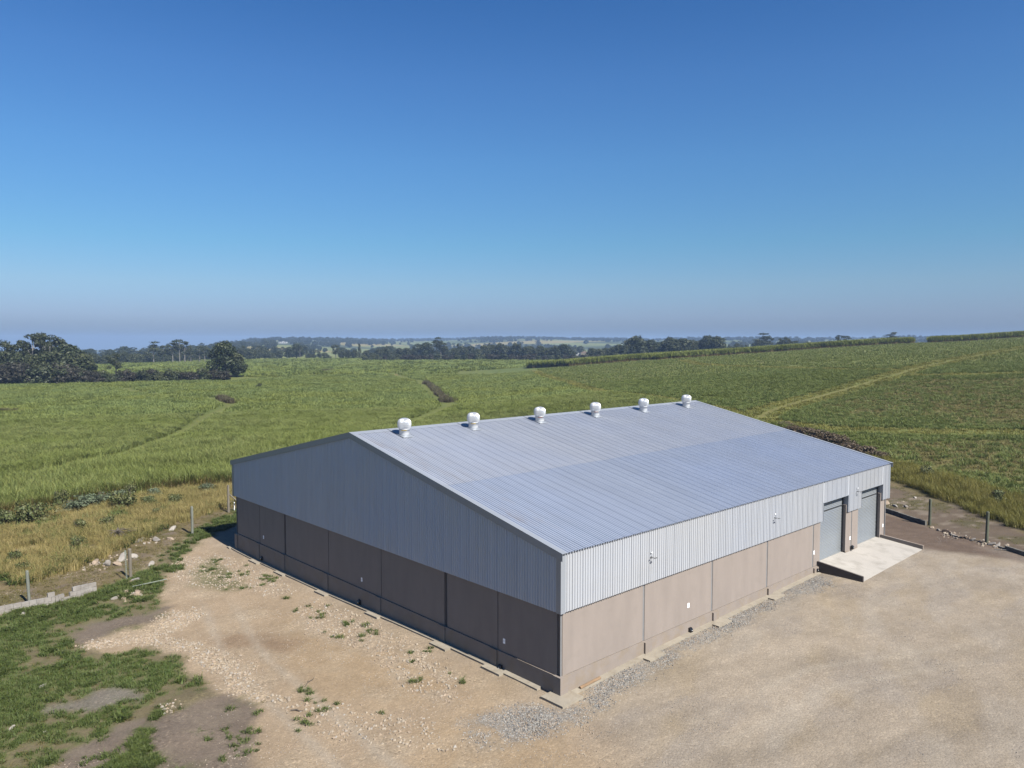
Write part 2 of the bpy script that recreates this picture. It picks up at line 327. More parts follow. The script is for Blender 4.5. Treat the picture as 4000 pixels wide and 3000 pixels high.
P4 = [(-4.5,34),(-1.5,33.6),(-.9,29),(-1,22),(-2.8,21),(-3.6,25),(-5.2,26),(-6,30)]
P5 = [(-1.0,19.5),(-.9,8.5),(-1.8,5),(-3.6,2.5),(-4.4,5),(-3.2,10),(-4,15),(-2.8,19)]
ORANGE = [(-3.8,18.1),(-3.7,13),(-2.8,7.9),(-2.3,4),(-3.4,2.7),(-7.7,7),(-6.9,13.1)]
ORANGE2 = [(-6,2),(-3.4,2.2),(-2.5,-2),(-5,-7),(-10,-8),(-10,-2)]
BROWN = [(-8.4,18.2),(-5.5,16),(-5.1,14.4),(-6.3,13),(-8.2,15.5)]
GRAVG = [(-4.5,1.3),(-3.5,1.4),(-1.4,.5),(-.6,-.6),(.9,-.8),(1.7,-.2),(6.8,-.3),(11.7,-.2),(18,-.2),(23.5,-.2),(24.3,-1.0),(22,-1.5),(16,-1.1),(10.5,-1.2),(5.6,-1.2),(.9,-1.7),(-1.6,-1.9),(-3.7,-1.2),(-4.9,-.4)]
TR = dict(
 A=([(50.4,236.9),(48.6,220.4),(49.9,202.3),(54.1,183.3),(56,178.8),(51.7,159.2),(47.1,150.2),(36.2,134.2),(25.6,113.5),(19.7,103.1),(5.3,83.7),(-2.8,77.6),(-30,66)],2.4),
 A2=([(-30,138),(1.5,139.3),(13.8,140.6),(21.2,141.6),(34.4,137.7)],1.6),
 B=([(170.8,265.4),(152.3,229.1),(147.1,211.8),(119.8,168.8),(100,138.4),(84.9,115.3),(67.7,100.2),(50,85)],3.2),
 B2=([(174.2,270.4),(201.8,289.8),(236.4,305.3),(273.8,297.8),(315,310)],2.5),
 B3=([(150,372),(183.9,376.9),(196.5,361.4),(240,420),(267.3,450.7)],4),
 B4=([(50,240),(100,262),(139.9,280),(160.6,277.3),(170.8,265.4)],4),
 C=([(223.2,230.6),(175.2,172.9),(146,134.4),(124.4,108.8),(108.5,88.1),(104.7,76.4),(99,65),(92,50),(80,34)],2.6),
 C2=([(233.9,154),(200.9,125.8),(188.4,111.1),(173.6,84.7),(162.3,57.3),(162.2,46.6)],3),
 D=([(60,26),(78,36),(92.3,40.5),(104.9,42),(120.1,42.2),(139.3,42.6),(154.6,42.5),(171.6,43.5),(194.1,41.5),(215.6,39.4),(260,33)],5.0),
 E=([(150.2,40.9),(152.1,31.3),(157,19.8),(163,0)],3.5),
 F=([(84,38),(81.5,30),(81,23.9),(85,13),(90.3,4.1),(96,-10)],3.6))
def sdist(x, y, poly):
    P = np.array(poly, float); d = np.full(x.shape, 1e18); ins = np.zeros(x.shape, bool)
    for i in range(len(P)):
        ax, ay = P[i]; bx, by = P[(i+1)%len(P)]
        ex, ey = bx-ax, by-ay; t = np.clip(((x-ax)*ex+(y-ay)*ey)/(ex*ex+ey*ey+1e-12), 0, 1)
        d = np.minimum(d, (x-ax-t*ex)**2+(y-ay-t*ey)**2)
        if abs(ey) > 1e-9: ins ^= ((ay > y) != (by > y)) & (x < (bx-ax)*(y-ay)/ey+ax)
    d = np.sqrt(d); return np.where(ins, d, -d)
def ldist(x, y, line):
    d = np.full(x.shape, 1e18)
    for (ax,ay),(bx,by) in zip(line[:-1], line[1:]):
        ex, ey = bx-ax, by-ay; t = np.clip(((x-ax)*ex+(y-ay)*ey)/(ex*ex+ey*ey+1e-12), 0, 1)
        d = np.minimum(d, (x-ax-t*ex)**2+(y-ay-t*ey)**2)
    return np.sqrt(d)
def sst(d, e): t = np.clip(d/e*.5+.5, 0, 1); return t*t*(3-2*t)
def pm(x, y, poly, e=.3, n=.6, f=1.0, s=3):
    P = np.array(poly, float); out = np.zeros(x.shape); M = 2+n
    k = (x > P[:,0].min()-M) & (x < P[:,0].max()+M) & (y > P[:,1].min()-M) & (y < P[:,1].max()+M)
    if k.any(): out[k] = sst(sdist(x[k], y[k], poly)+(fbm(x[k]*f, y[k]*f, s, 4)-.5)*2*n, e)
    return out
def lm(x, y, line, wd, e=.5, n=.6, f=.5, s=7):
    P = np.array(line, float); out = np.zeros(x.shape); M = wd+3
    k = (x > P[:,0].min()-M) & (x < P[:,0].max()+M) & (y > P[:,1].min()-M) & (y < P[:,1].max()+M)
    if k.any(): out[k] = sst(wd*.5-ldist(x[k], y[k], line)+(fbm(x[k]*f, y[k]*f, s, 3)-.5)*2*n, e)
    return out
def cover(x, y):
    n1 = fbm(x/14, y/14, 1, 4); n2 = fbm(x*1.3, y*1.3, 2, 4); n3 = fbm(x/60, y/60, 4, 3)
    r = np.hypot(x-CAM[0], y-CAM[1])
    A = np.zeros(x.shape)+.2                                      # stoniness
    def L(c, m):
        nonlocal C; C = C*(1-m[:,None])+np.array(c)*m[:,None]
    C = np.zeros(x.shape+(3,))+np.array((.105,.135,.055))
    L((.135,.15,.055), np.clip((n3-.4)*4,0,1))
    L((.115,.14,.06), np.clip((r-420)/300,0,1)*.8)
    # right field: short young cane over brown soil and trash
    mr = pm(x, y, RIGHT, 3, 2, .2)
    L((.13,.145,.065), mr); L((.17,.145,.085), mr*np.clip((n1-.5)*4,0,1)*.5)
    t = np.maximum(pm(x,y,TRASH,6,6,.08), pm(x,y,TRASH2,3,3,.15)); row = .5+.5*np.sin(x*2.2+y*5.0+8*n1)
    L((.17,.145,.085), t*(.5+.3*np.clip((fbm(x*.9,y*.9,12,4)-.4)*5,0,1))); L((.13,.10,.07), t*(row > .8)*.3)
    # far patchwork
    k = np.clip((r-520)/200, 0, 1)
    px = x/260+1.5*fbm(x/500,y/500,21,2); py = y/180+1.5*fbm(x/500,y/500,22,2)
    h = _hash(np.floor(px), np.floor(py), 77)
    L((.17,.19,.09), k*(h > .45)); L((.26,.22,.13), k*(h > .8)); L((.06,.075,.035), k*(h < .3))
    # tracks
    for nme, (ln, wd) in TR.items():
        m = lm(x, y, ln, wd+1.0, 1.4, 1.4, .25); L((.12,.14,.05), m*.8)
        L((.17,.15,.085) if nme in 'DA' else (.17,.16,.07), lm(x, y, ln, wd*(.24 if nme == 'D' else .3), .5, .4, .3)*(.75 if nme == 'D' else .0 if nme in 'EF' else .45))
    L((.26,.19,.12), pm(x, y, [(165,258),(175,264),(172,272),(158,274),(150,268)], 2, 2, .3)*.6)
    # home ground
    m = pm(x, y, HOME, 1, 1.2, .3); L((.30,.235,.13), m); L((.19,.19,.08), m*np.clip((n1-.5)*5,0,1)*.6)
    L((.165,.155,.06), pm(x,y,BANK,1,1))
    m = pm(x, y, BARE, .6, .8, .6); L((.20,.155,.115), m); L((.14,.13,.06), m*np.clip((fbm(x/2.5,y/2.5,31,4)-.47)*6,0,1)*.8); L((.30,.25,.2), m*(n2 > .66))
    m = pm(x, y, MOW, .5, .8, .6); L((.25,.20,.11), m); L((.15,.145,.06), m*np.clip((fbm(x/2,y/2,33,4)-.48)*6,0,1)*.7); L((.26,.21,.155), m*(n2 > .62))
    # yard
    m = pm(x, y, YARD, .35, .35, .8)
    st = fbm((x*.35+y*.9)/1.6, (x*.9-y*.35)/6, 41, 4)            # wheel-drag streaks
    s2 = fbm((x*.2+y)/.5, (x-y*.2)/5, 47, 3)
    base = np.array((.465,.40,.325))[None]*(1+.16*(n1-.5)[:,None]+.40*(st-.5)[:,None]+.22*(s2-.5)[:,None])
    C = C*(1-m[:,None])+base*m[:,None]; A = A*(1-m)+.35*m
    L((.44,.36,.25), m*np.clip((fbm((x+y*.5)/4.5,(y-x*.4)/1.3,43,5)-.5)*4,0,1)*.5); L((.53,.48,.42), m*np.clip((fbm((x+y*.5)/5,(y-x*.4)/1.2,48,5)-.52)*5,0,1)*.5)
    L((.40,.355,.315), m*np.clip((fbm(x/3.6+9,y/1.5,44,5)-.52)*6,0,1)*.5)
    lf = m*sst(-(x+.3+ y*.0)-np.maximum(-y-1,0)*.4, 2.2)
    L((.52,.405,.285), lf*.9)
    L((.50,.38,.25), np.maximum(pm(x,y,ORANGE,1.2,1), pm(x,y,ORANGE2,1.5,1.2))*.75)
    L((.33,.235,.16), pm(x,y,BROWN,1,.9)*.8)
    stony = lf*np.clip((fbm(x/1.8,y/1.8,46,4)-.5)*6,0,1); L((.53,.44,.33), stony*.6); A = np.maximum(A, stony*.8)
    rt_ = np.zeros(x.shape)
    for ln in (([(60,-14),(44,-12),(34,-9),(29,-5),(27,-3)]),([(60,-20),(42,-18),(30,-16),(20,-12),(10,-7),(2,-6)]),([(33,-3),(31,-9),(24,-15),(12,-19),(-5,-22)]),([(50,-10),(36,-14),(22,-17),(8,-15),(-4,-10),(-9,0),(-8,14),(-5,26)]),([(26,-3),(24,-10),(16,-16),(4,-20)])):
        for off in (-.85,.85):
            P_ = np.array(ln, float); tg_ = np.gradient(P_, axis=0); tg_ /= np.hypot(*tg_.T)[:,None]; Q_ = P_+np.c_[-tg_[:,1],tg_[:,0]]*off
            ss = np.linspace(0,len(Q_)-1,40); Q_ = np.c_[np.interp(ss,range(len(Q_)),Q_[:,0]),np.interp(ss,range(len(Q_)),Q_[:,1])]
            rt_ = np.maximum(rt_, lm(x, y, [tuple(v) for v in Q_], .34, .3, .12, .5))
    L((.56,.50,.42), rt_*pm(x,y,YARD,.3,.3)*.62*np.clip((n1-.36)*5,0,1))
    m = pm(x, y, DARKS, .7, .7, .7); L((.175,.125,.095), m*.95); L((.24,.18,.14), m*(n2 > .58)*.6); L((.36,.31,.27), pm(x,y,[(36.6,-7.6),(37.2,-14),(38.2,-9),(39,-6.5),(38.4,-5.6)],.6,.6)*.6)
    for q in (P1, P1b, P2, P3): m = pm(x,y,q,.25,.4,1.5); L((.56,.46,.34), m*(.6+.4*n2)); A = np.maximum(A, m)
    for q in (P4, P5): m = pm(x,y,q,.6,.8,1.0)*(n2 > .42); L((.52,.43,.33), m*.8); A = np.maximum(A, m*.9)
    m = pm(x, y, GRAVG, .6, .45, 1.2)*np.clip((fbm(x*1.2,y*1.2,91,3)-.2)*4,0,1); L((.33,.315,.295), m*.85); A = np.maximum(A, m)
    # grass on the left
    g = pm(x, y, G1, .5, .7, .8); gn = np.clip((.5*fbm(x/2.2,y/2.2,51,4)+.5*fbm(x*2.6,y*2.6,52,3)-.40)*7,0,1)
    L((.235,.20,.12), g); L((.16,.19,.065), g*gn*.9)
    for q in (S1, S2): m = pm(x,y,q,.35,.5,1.0); L((.245,.20,.165), m*.95); L((.30,.25,.2), m*(n2>.6)*.6)
    m = pm(x,y,S3,.4,.5,1.0); L((.27,.245,.22), m*.85); A = np.maximum(A, m*.8)
    for q in (G2, G3): m = pm(x,y,q,.7,.7,1.0)*gn; L((.12,.145,.045), m*.7)
    hm = pm(x, y, HOME, 1, 1.2, .3)[:,None]; C *= np.array((.61,.61,.38))*(1-hm)+np.array((.36,.355,.345))*hm
    C *= (1+.22*(fbm(x*4,y*4,61,3)-.5))[:,None]
    return C, A, g*gn
# ---- ground sheet: rings growing with distance from the middle of the site
def ground():
    ang = np.r_[np.arange(-10, 96, .33), np.arange(96, 350, 4.5)]; rr = [0.5, 2, 4, 6]
    while rr[-1] < 6500: rr.append(rr[-1]+max(.14, rr[-1]*.0062))
    rr = np.array(rr); na, nr = len(ang), len(rr)
    a = np.radians(ang)[None,:]; X = CAM[0]+rr[:,None]*np.sin(a); Y = CAM[1]+rr[:,None]*np.cos(a)
    X = X.ravel(); Y = Y.ravel(); Z = T(X, Y)
    inb = (X > .6) & (X < 35.2) & (Y > .6) & (Y < 33.6); Z[inb] = np.minimum(Z[inb], 0)
    yd = (X > -40) & (X < 60) & (Y > -40) & (Y < 60)
    Z[yd] += .05*(fbm(X[yd]*.8, Y[yd]*.8, 71, 3)-.5)
    for (cx,cy,rad,h) in ((-13.2,8.4,1.2,.16),(-11.3,11.3,.8,.14),(-14.6,9.8,.6,.12),(-11,22,1.4,.1),(18.3,-2.4,.9,.12),(16.6,-2.9,.8,.1)):
        Z += h*np.exp(-((X-cx)**2+(Y-cy)**2)/rad**2)
    C, A, _ = cover(X, Y)
    me = bpy.data.meshes.new('ground')
    nv = len(X); me.vertices.add(nv); me.vertices.foreach_set('co', np.c_[X,Y,Z].astype('f').ravel())
    i = np.arange(nr-1)[:,None]*na; j = np.arange(na)[None,:]; j2 = (j+1)%na
    F = np.stack([i+j, i+na+j, i+na+j2, i+j2], -1).reshape(-1,4)
    me.loops.add(F.size); me.loops.foreach_set('vertex_index', F.ravel().astype('i'))
    me.polygons.add(len(F)); me.polygons.foreach_set('loop_start', np.arange(0,F.size,4,dtype='i')); me.polygons.foreach_set('loop_total', np.full(len(F),4,'i'))
    me.polygons.foreach_set('use_smooth', np.ones(len(F),bool))
    me.update(); me.validate()
    at = me.color_attributes.new('cover', 'FLOAT_COLOR', 'POINT')
    at.data.foreach_set('color', np.c_[np.clip(C,0,1), A].astype('f').ravel())
    m, nt, p = newmat('ground')
    g = nd(nt,'ShaderNodeNewGeometry').outputs['Position']
    a_ = nd(nt,'ShaderNodeAttribute', attribute_name='cover'); c = a_.outputs['Color']; al = a_.outputs['Alpha']
    c = mixc(nt, c, mixc(nt, (.66,.64,.62), (1.34,1.34,1.34), mrange(nt, noise(nt, g, 16, 5, .9), .34, .66, 0, 1)), .7, 'MULTIPLY')
    c = mixc(nt, c, mixc(nt, (.80,.78,.75), (1.2,1.2,1.18), mrange(nt, noise(nt, g, .35, 7, .68), .3, .7, 0, 1)), .6, 'MULTIPLY')
    vo = nd(nt,'ShaderNodeTexVoronoi', feature='F1'); nt.links.new(g, vo.inputs['Vector']); vo.inputs['Scale'].default_value = 11
    sx = nd(nt,'ShaderNodeSeparateColor'); nt.links.new(vo.outputs['Color'], sx.inputs[0])
    st = mixc(nt, (.45,.42,.40), (1.75,1.72,1.68), sx.outputs[0])
    mk = nd(nt,'ShaderNodeMath', operation='MULTIPLY'); nt.links.new(al, mk.inputs[0])
    nt.links.new(mrange(nt, sx.outputs[1], .35, .75, 0, .75), mk.inputs[1])
    c = mixc(nt, c, mixc(nt, c, st, 1.0, 'MULTIPLY'), mk.outputs[0])
    nt.links.new(c, p.inputs['Base Color']); p.inputs['Roughness'].default_value = .95; p.inputs['Specular IOR Level'].default_value = .2
    b = nd(nt,'ShaderNodeBump'); b.inputs['Strength'].default_value = .7; b.inputs['Distance'].default_value = .035
    h = nd(nt,'ShaderNodeMath', operation='MULTIPLY_ADD'); nt.links.new(vo.outputs['Distance'], h.inputs[0]); h.inputs[1].default_value = -.5
    nt.links.new(noise(nt, g, 6.5, 6, .8), h.inputs[2]); nt.links.new(h.outputs[0], b.inputs['Height']); nt.links.new(b.outputs[0], p.inputs['Normal'])
    me.materials.append(m)
    o = bpy.data.objects.new('ground', me); COL.objects.link(o)
    tag(o, kind='structure'); return o
ground()
def Tz(x, y): return float(T(np.array([x]), np.array([y]))[0])
# ================================================================ warehouse
L, W = 35.93, 34.38; ZC, ZE, ZR, ZP = 3.72, 6.37, 10.03, .88
SL = (ZR-ZE)/(W/2)
wh = empty('warehouse', (0,0,0), 'large new warehouse with silver ribbed metal roof and cladding over taupe plastered walls', 'warehouse')
def part(mb, name, mat, label=None, parent=wh, **k):
    o = mb.build(name, MATS[mat], parent, **k)
    if label: o['label'] = label
    return o
FJ = [6.0, 12.0, 17.9, 23.8, 29.55]; GJ = [4.2, 8.2, 14.15, 20.1, 26.0, 29.95]
D1 = (24.77, 28.62); D2 = (30.62, 34.5); DT = 4.95; FLR = .93; IN = .13; TH = .22
# plastered walls in panels, dark steel columns standing in the joints
m = MB()
def xpan(a, b, z0=ZP, z1=ZC+.5): m.box(a, b, IN, IN+TH, z0, z1)
ed = [.22]+FJ+[35.3]
for a, b in zip([.22]+[j+.075 for j in FJ], [j-.075 for j in FJ]+[35.28]):
    segs = [(a,b)]
    for d in (D1, D2):
        nx = []
        for s in segs:
            if d[0] >= s[1] or d[1] <= s[0]: nx.append(s)
            else:
                if s[0] < d[0]: nx.append((s[0], d[0]))
                if d[1] < s[1]: nx.append((d[1], s[1]))
        segs = nx
    for s in segs: m = MB(); xpan(*s); part(m, 'front_wall', 'plaster')
m = MB()
for a, b in zip([.34]+[j+.06 for j in GJ], [j-.06 for j in GJ]+[33.78]):
    big = lambda v: any(abs(v-q) < .1 for q in (8.26,8.14,26.06,25.94))
    m = MB(); m.box(IN, IN+TH, a+(.07 if big(a) else -.03 if a > 1 else 0), b-(.07 if big(b) else -.03 if b < 33 else 0), ZP, ZC+.5); part(m, 'gable_wall', 'plaster')
m = MB(); m.box(35.28-TH, 35.28, .6, 33.7, ZP, ZC+.5); part(m, 'gable_wall', 'plaster')
m = MB(); m.box(.4, 35.2, 34.0-TH, 34.0, ZP, ZC+.5); part(m, 'rear_wall', 'plaster')
for x in FJ:
    m = MB(); m.box(x-.1, x+.1, IN+.025, IN+.3, ZP, ZC+.5); part(m, 'steel_column', 'steel_grey')
for y in GJ:
    dp = .16 if y in (8.2, 26.0) else .05
    m = MB(); m.box(IN+dp, IN+.3, y-.13, y+.13, ZP, ZC+.5); part(m, 'steel_column', 'steel_grey')
for cx, cy in ((.13,.13),(.13,34.0),(35.55,.13),(35.55,34.0)):    # corner I-columns
    m = MB(); sx = 1 if cx < 5 else -1; sy = 1 if cy < 5 else -1
    m.box(min(cx,cx+.1*sx), max(cx,cx+.1*sx), min(cy+.01*sy,cy+.02*sy), max(cy+.01*sy,cy+.02*sy), ZP, ZE-.3)
    m.box(min(cx+.11*sx,cx+.13*sx), max(cx+.11*sx,cx+.13*sx), min(cy,cy+.3*sy), max(cy,cy+.3*sy), ZP, ZE-.3)
    part(m, 'steel_column', 'steel_grey')
# plinth: thicker base course with piers at each joint
m = MB(); PI_ = .07
m.box(PI_, .45, .45, 33.75, -.9, ZP-.02)
m.box(0, .5, 0, .45, -.6, ZP); m.box(0, .5, 33.7, 34.12, -.9, ZP-.05)
for y in GJ: m.box(PI_-.06, .3, y-.02, y+.46, -.9, ZP-.012)
m.box(.5, 24.4, PI_, .45, -.6, ZP-.02)
for x in FJ[:4]: m.box(x-.03, x+.5 if x < 23 else 24.38, PI_-.10, .3, -.5, ZP-.06)
m.box(28.62, 30.62, .10, .45, 0, ZP+.1); m.box(24.4, 24.77, .095, .45, -.4, ZP+.05); m.box(34.5, 35.3, .10, .45, -.3, ZP)
m.box(34.93, 35.3, .45, 33.9, -.5, ZP-.02); m.box(.5, 34.93, 33.6, 34.05, -.9, ZP-.02)
part(m, 'plinth', 'plinth_paint')
# footing
m = MB()
def zt(x, y): return Tz(x, y)
def slabstrip(x0, x1, y0, y1, ax, lift, n=14):
    for i in range(n):
        a = i/n; b = (i+1)/n
        if ax == 'x': q = (x0+(x1-x0)*a, x0+(x1-x0)*b, y0, y1)
        else: q = (x0, x1, y0+(y1-y0)*a, y0+(y1-y0)*b)
        z = [zt(q[0],q[2])+lift, zt(q[1],q[2])+lift, zt(q[1],q[3])+lift, zt(q[0],q[3])+lift]
        zc = max(z)
        m.add([(q[0],q[2],zc-.3),(q[1],q[2],zc-.3),(q[1],q[3],zc-.3),(q[0],q[3],zc-.3),(q[0],q[2],z[0]),(q[1],q[2],z[1]),(q[1],q[3],z[2]),(q[0],q[3],z[3])],
              [(0,3,2,1),(4,5,6,7),(0,1,5,4),(1,2,6,5),(2,3,7,6),(3,0,4,7)])
slabstrip(-.24, .1, 1.2, 34.3, 'y', .085, 26); slabstrip(.7, 24.2, -.24, .1, 'x', .07, 22)
slabstrip(-.62, .69, -.72, .6, 'x', .11, 1); slabstrip(-.36,.1,34.3,34.75,'y',.10,1)
for x in (5.5, 11.5, 17.4): slabstrip(x, x+1.25, -.66, -.25, 'x', .09, 1)
for y, wd_ in ((29.2,.3),(25.3,.25),(19.5,.3),(13.7,.25),(7.35,.36),(3.4,.28)): slabstrip(-.24-wd_, -.25, y, y+1.3, 'y', .10, 1)
part(m, 'footing', 'footing_concrete')
# ---- ribbed cladding
PT = .1715
def ribs(a0, a1):
    k = PT*(math.floor(a0/PT)+.5); out = [(a0, 0.0)]
    while k-.045 < a0: k += PT
    while k+.05 < a1:
        hh = .034 if round(k/PT-.5) % 4 else .044
        out += [(k-.036,0.0),(k-.019,hh),(k+.019,hh),(k+.036,0.0)]; k += PT
    out.append((a1, 0.0)); return out
def ribwall(a0, a1, zb, zt_, place):
    pr = ribs(a0, a1); mb = MB(); n = len(pr); vs = []
    for a, o in pr: vs.append(place(a, o, zb))
    for a, o in pr: vs.append(place(a, o, zt_(a) if callable(zt_) else zt_))
    fs = [(i, i+1, n+i+1, n+i) for i in range(n-1)]
    return mb, vs, fs
def addrib(mb, a0, a1, zb, zt_, place):
    _, vs, fs = ribwall(a0, a1, zb, zt_, place); mb.add(vs, fs)
def solid(o, t=.002):
    md = o.modifiers.new('sheet', 'SOLIDIFY'); md.thickness = t; md.offset = -1
mb = MB(); pf = lambda a, o, z: (a, .036-o, z)
for a, b, z in ((.3, 24.96, ZC), (24.96, 28.70, 4.9), (28.70, 30.86, ZC), (30.86, 34.6, 4.9), (34.6, L-.25, ZC)):
    addrib(mb, a, b, z, ZE-.02, pf)
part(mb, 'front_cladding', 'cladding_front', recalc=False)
mb = MB(); gz = lambda a: ZE-.04+SL*min(a, W-a)
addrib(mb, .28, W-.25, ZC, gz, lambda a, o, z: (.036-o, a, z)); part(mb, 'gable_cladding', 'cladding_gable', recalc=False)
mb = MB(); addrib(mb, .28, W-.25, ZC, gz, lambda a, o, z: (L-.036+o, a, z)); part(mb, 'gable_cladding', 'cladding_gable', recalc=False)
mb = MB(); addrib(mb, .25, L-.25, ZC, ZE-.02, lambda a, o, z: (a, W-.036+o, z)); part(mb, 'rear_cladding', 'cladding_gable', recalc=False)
# corner flashings
for cx, cy, sx, sy in ((0,0,1,1),(0,W,1,-1),(L,0,-1,1),(L,W,-1,-1)):
    m = MB(); m.prism([(cx,cy),(cx+.30*sx,cy),(cx+.30*sx,cy+.03*sy),(cx+.03*sx,cy+.03*sy),(cx+.03*sx,cy+.28*sy),(cx,cy+.28*sy)], 'z', ZC-.02, ZE-.02); part(m, 'corner_flashing', 'flashing')
# opening flashings
for d in ((24.96,28.70),(30.86,34.6)):
    m = MB(); m.box(d[1]-.002, d[1]+.02, .0, .46, ZC, 4.92); m.box(d[0]-.02, d[0]+.002, .0, .46, ZC, 4.92)
    m.box(d[0]-.02, d[1]+.02, .0, .46, 4.90, 4.93)
    m.box(d[1]-.05, d[1]+.03, IN, .44, ZC-.03, ZC-.004); part(m, 'opening_flashing', 'flashing')
# roof sheets: ribs run down the slope
def roofsheet(y0, y1, lift, name, mat, back=False):
    mb = MB(); pr = ribs(-.03, L+.03); vs = []; n = len(pr)
    for yy in (y0, y1):
        for a, o in pr:
            z = ZE+SL*yy+lift+o
            vs.append((a, (W-yy) if back else yy, z))
    mb.add(vs, [(i, i+1, n+i+1, n+i) if not back else (n+i, n+i+1, i+1, i) for i in range(n-1)])
    return part(mb, name, mat, recalc=False)
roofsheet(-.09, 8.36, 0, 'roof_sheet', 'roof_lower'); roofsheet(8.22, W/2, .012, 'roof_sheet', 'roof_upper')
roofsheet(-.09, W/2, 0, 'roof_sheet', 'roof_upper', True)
m = MB(); k = .42
m.prism([(W/2-k, ZR-SL*k+.042),(W/2, ZR+.05),(W/2+k, ZR-SL*k+.042),(W/2+k,ZR-SL*k+.036),(W/2,ZR+.044),(W/2-k,ZR-SL*k+.036)], 'x', -.06, L+.06)
part(m, 'ridge_cap', 'flashing')
for sx, x0 in ((1, -.055), (-1, L+.055)):
    m = MB(); t = .3
    for back in (0, 1):
        Y = lambda y: W-y if back else y
        for (xa, xb, za, zb) in ((x0, x0+sx*t, .040, .052), (x0, x0+sx*.012, -.30, .040)):
            pts = [(xa, Y(-.14), ZE-.14*SL+za),(xb, Y(-.14), ZE-.14*SL+za),(xb, W/2, ZR+za),(xa, W/2, ZR+za)]
            q = pts+[(p[0],p[1],p[2]+(zb-za)) for p in pts]
            m.add(q, [(0,3,2,1),(4,5,6,7),(0,1,5,4),(1,2,6,5),(2,3,7,6),(3,0,4,7)])
    part(m, 'verge_flashing', 'flashing')
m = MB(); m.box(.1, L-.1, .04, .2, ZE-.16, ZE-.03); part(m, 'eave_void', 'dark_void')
# added dark sheet over the column notches so that no daylight shows through
m = MB(); m.box(.36, 35.5, .36, 33.7, ZC+.45, ZC+.5); part(m, 'daylight_block', 'dark_void')
# ---- roller doors
for i, (a, b) in enumerate((D1, D2)):
    sh = empty('roller_door', (0,0,0), None, None); sh.parent = wh; del_ = [sh.pop(k_, None) for k_ in ('label','category')]
    sh['label'] = 'roller door nearer the middle of the front' if i == 0 else 'roller door at the far end of the front'
    mb = MB(); z = FLR; vs = []; P_ = .105; ys = .40
    while z < DT: vs += [(z, ys+.024), (z+P_*.2, ys), (z+P_*.6, ys), (z+P_*.9, ys+.024)]; z += P_
    n = len(vs); mb.add([(a, y, zz) for zz, y in vs]+[(b, y, zz) for zz, y in vs], [(j, n+j, n+j+1, j+1) for j in range(n-1)])
    part(mb, 'curtain', 'shutter_metal', parent=sh, recalc=False)
    m = MB(); m.box(b-.06, b, .32, .46, FLR, DT); part(m, 'guide_rail', 'black_plastic', parent=sh)
    m = MB(); m.box(a, a+.06, .32, .46, FLR, DT); part(m, 'guide_rail', 'black_plastic', parent=sh)
    m = MB(); m.box(a, b, .30, .5, DT-.07, DT+.2); part(m, 'top_box', 'dark_void', parent=sh)
    m = MB(); m.box(a+.06, b-.06, .385, .425, FLR, FLR+.07); part(m, 'bottom_rail', 'shutter_metal', parent=sh)
# ---- six turbine ventilators
def vent_meshes():
    hd = MB(); n = 36; rings = [(.32,0),(.36,.04),(.41,.15),(.425,.28),(.41,.42),(.36,.53),(.28,.60),(.15,.645),(.0,.655)]
    vs = []
    for j, (r, z) in enumerate(rings):
        for i in range(n*2):
            aa = 2*math.pi*(i/2)/n + .5*z; rr = r*(1.0 if i % 2 else (.93 if 0 < j < 7 else 1)); vs.append((rr*math.cos(aa), rr*math.sin(aa), z))
    nn = n*2
    hd.add(vs, [(j*nn+i, j*nn+(i+1)%nn, (j+1)*nn+(i+1)%nn, (j+1)*nn+i) for j in range(len(rings)-1) for i in range(nn)])
    th = MB(); th.lathe([(.315,-.12),(.315,.30),(.325,.30),(.325,.335),(.28,.345),(.0,.345)], 32)
    fl = MB()
    fl.add([(-.36,-.42,-SL*.42+.055),(.36,-.42,-SL*.42+.055),(.36,1.3,SL*1.3+.06),(-.36,1.3,SL*1.3+.06),(-.36,-.42,-SL*.42+.03),(.36,-.42,-SL*.42+.03),(.36,1.3,SL*1.3+.03),(-.36,1.3,SL*1.3+.03)],
           [(0,1,2,3),(7,6,5,4),(0,4,5,1),(1,5,6,2),(2,6,7,3),(3,7,4,0)])
    fl.lathe([(.35,-.05),(.325,.05),(.318,.10)], 28)
    return hd, th, fl
hd, th, fl = vent_meshes()
hm = hd.mesh('turbine_head', MATS['turbine_metal']); tm = th.mesh('throat', MATS['throat_metal'], True); fm = fl.mesh('base_flashing', MATS['flashing'])
for i, x in enumerate((2.92, 8.35, 14.47, 20.45, 26.4, 32.45)):
    y = 15.78; z = ZE+SL*y+.02
    e = bpy.data.objects.new('turbine_ventilator', None); COL.objects.link(e); e.parent = wh; e.location = (x, y, z); e.empty_display_size = .2
    e['label'] = 'silver turbine ventilator with '+('yellow' if i < 2 else 'red' if i < 4 else 'no')+' mark on its throat'
    for nme, me, lz, rz in (('throat', tm, .10, 0), ('base_flashing', fm, 0, 0), ('turbine_head', hm, .43, i*.37)):
        o = bpy.data.objects.new(nme, me); COL.objects.link(o); o.parent = e; o.location.z = lz; o.rotation_euler[2] = rz
    if i < 4:
        mb = MB(); n = 8; vs = []
        for j in range(n+1):
            aa = R_(200+j*7.5)
            for zz in (.345, .385): vs.append((.330*math.cos(aa), .330*math.sin(aa), zz))
        mb.add(vs, [(2*j, 2*j+2, 2*j+3, 2*j+1) for j in range(n)])
        o = mb.build('sticker', MATS['yellow_mark' if i < 2 else 'red_mark'], e, recalc=False)
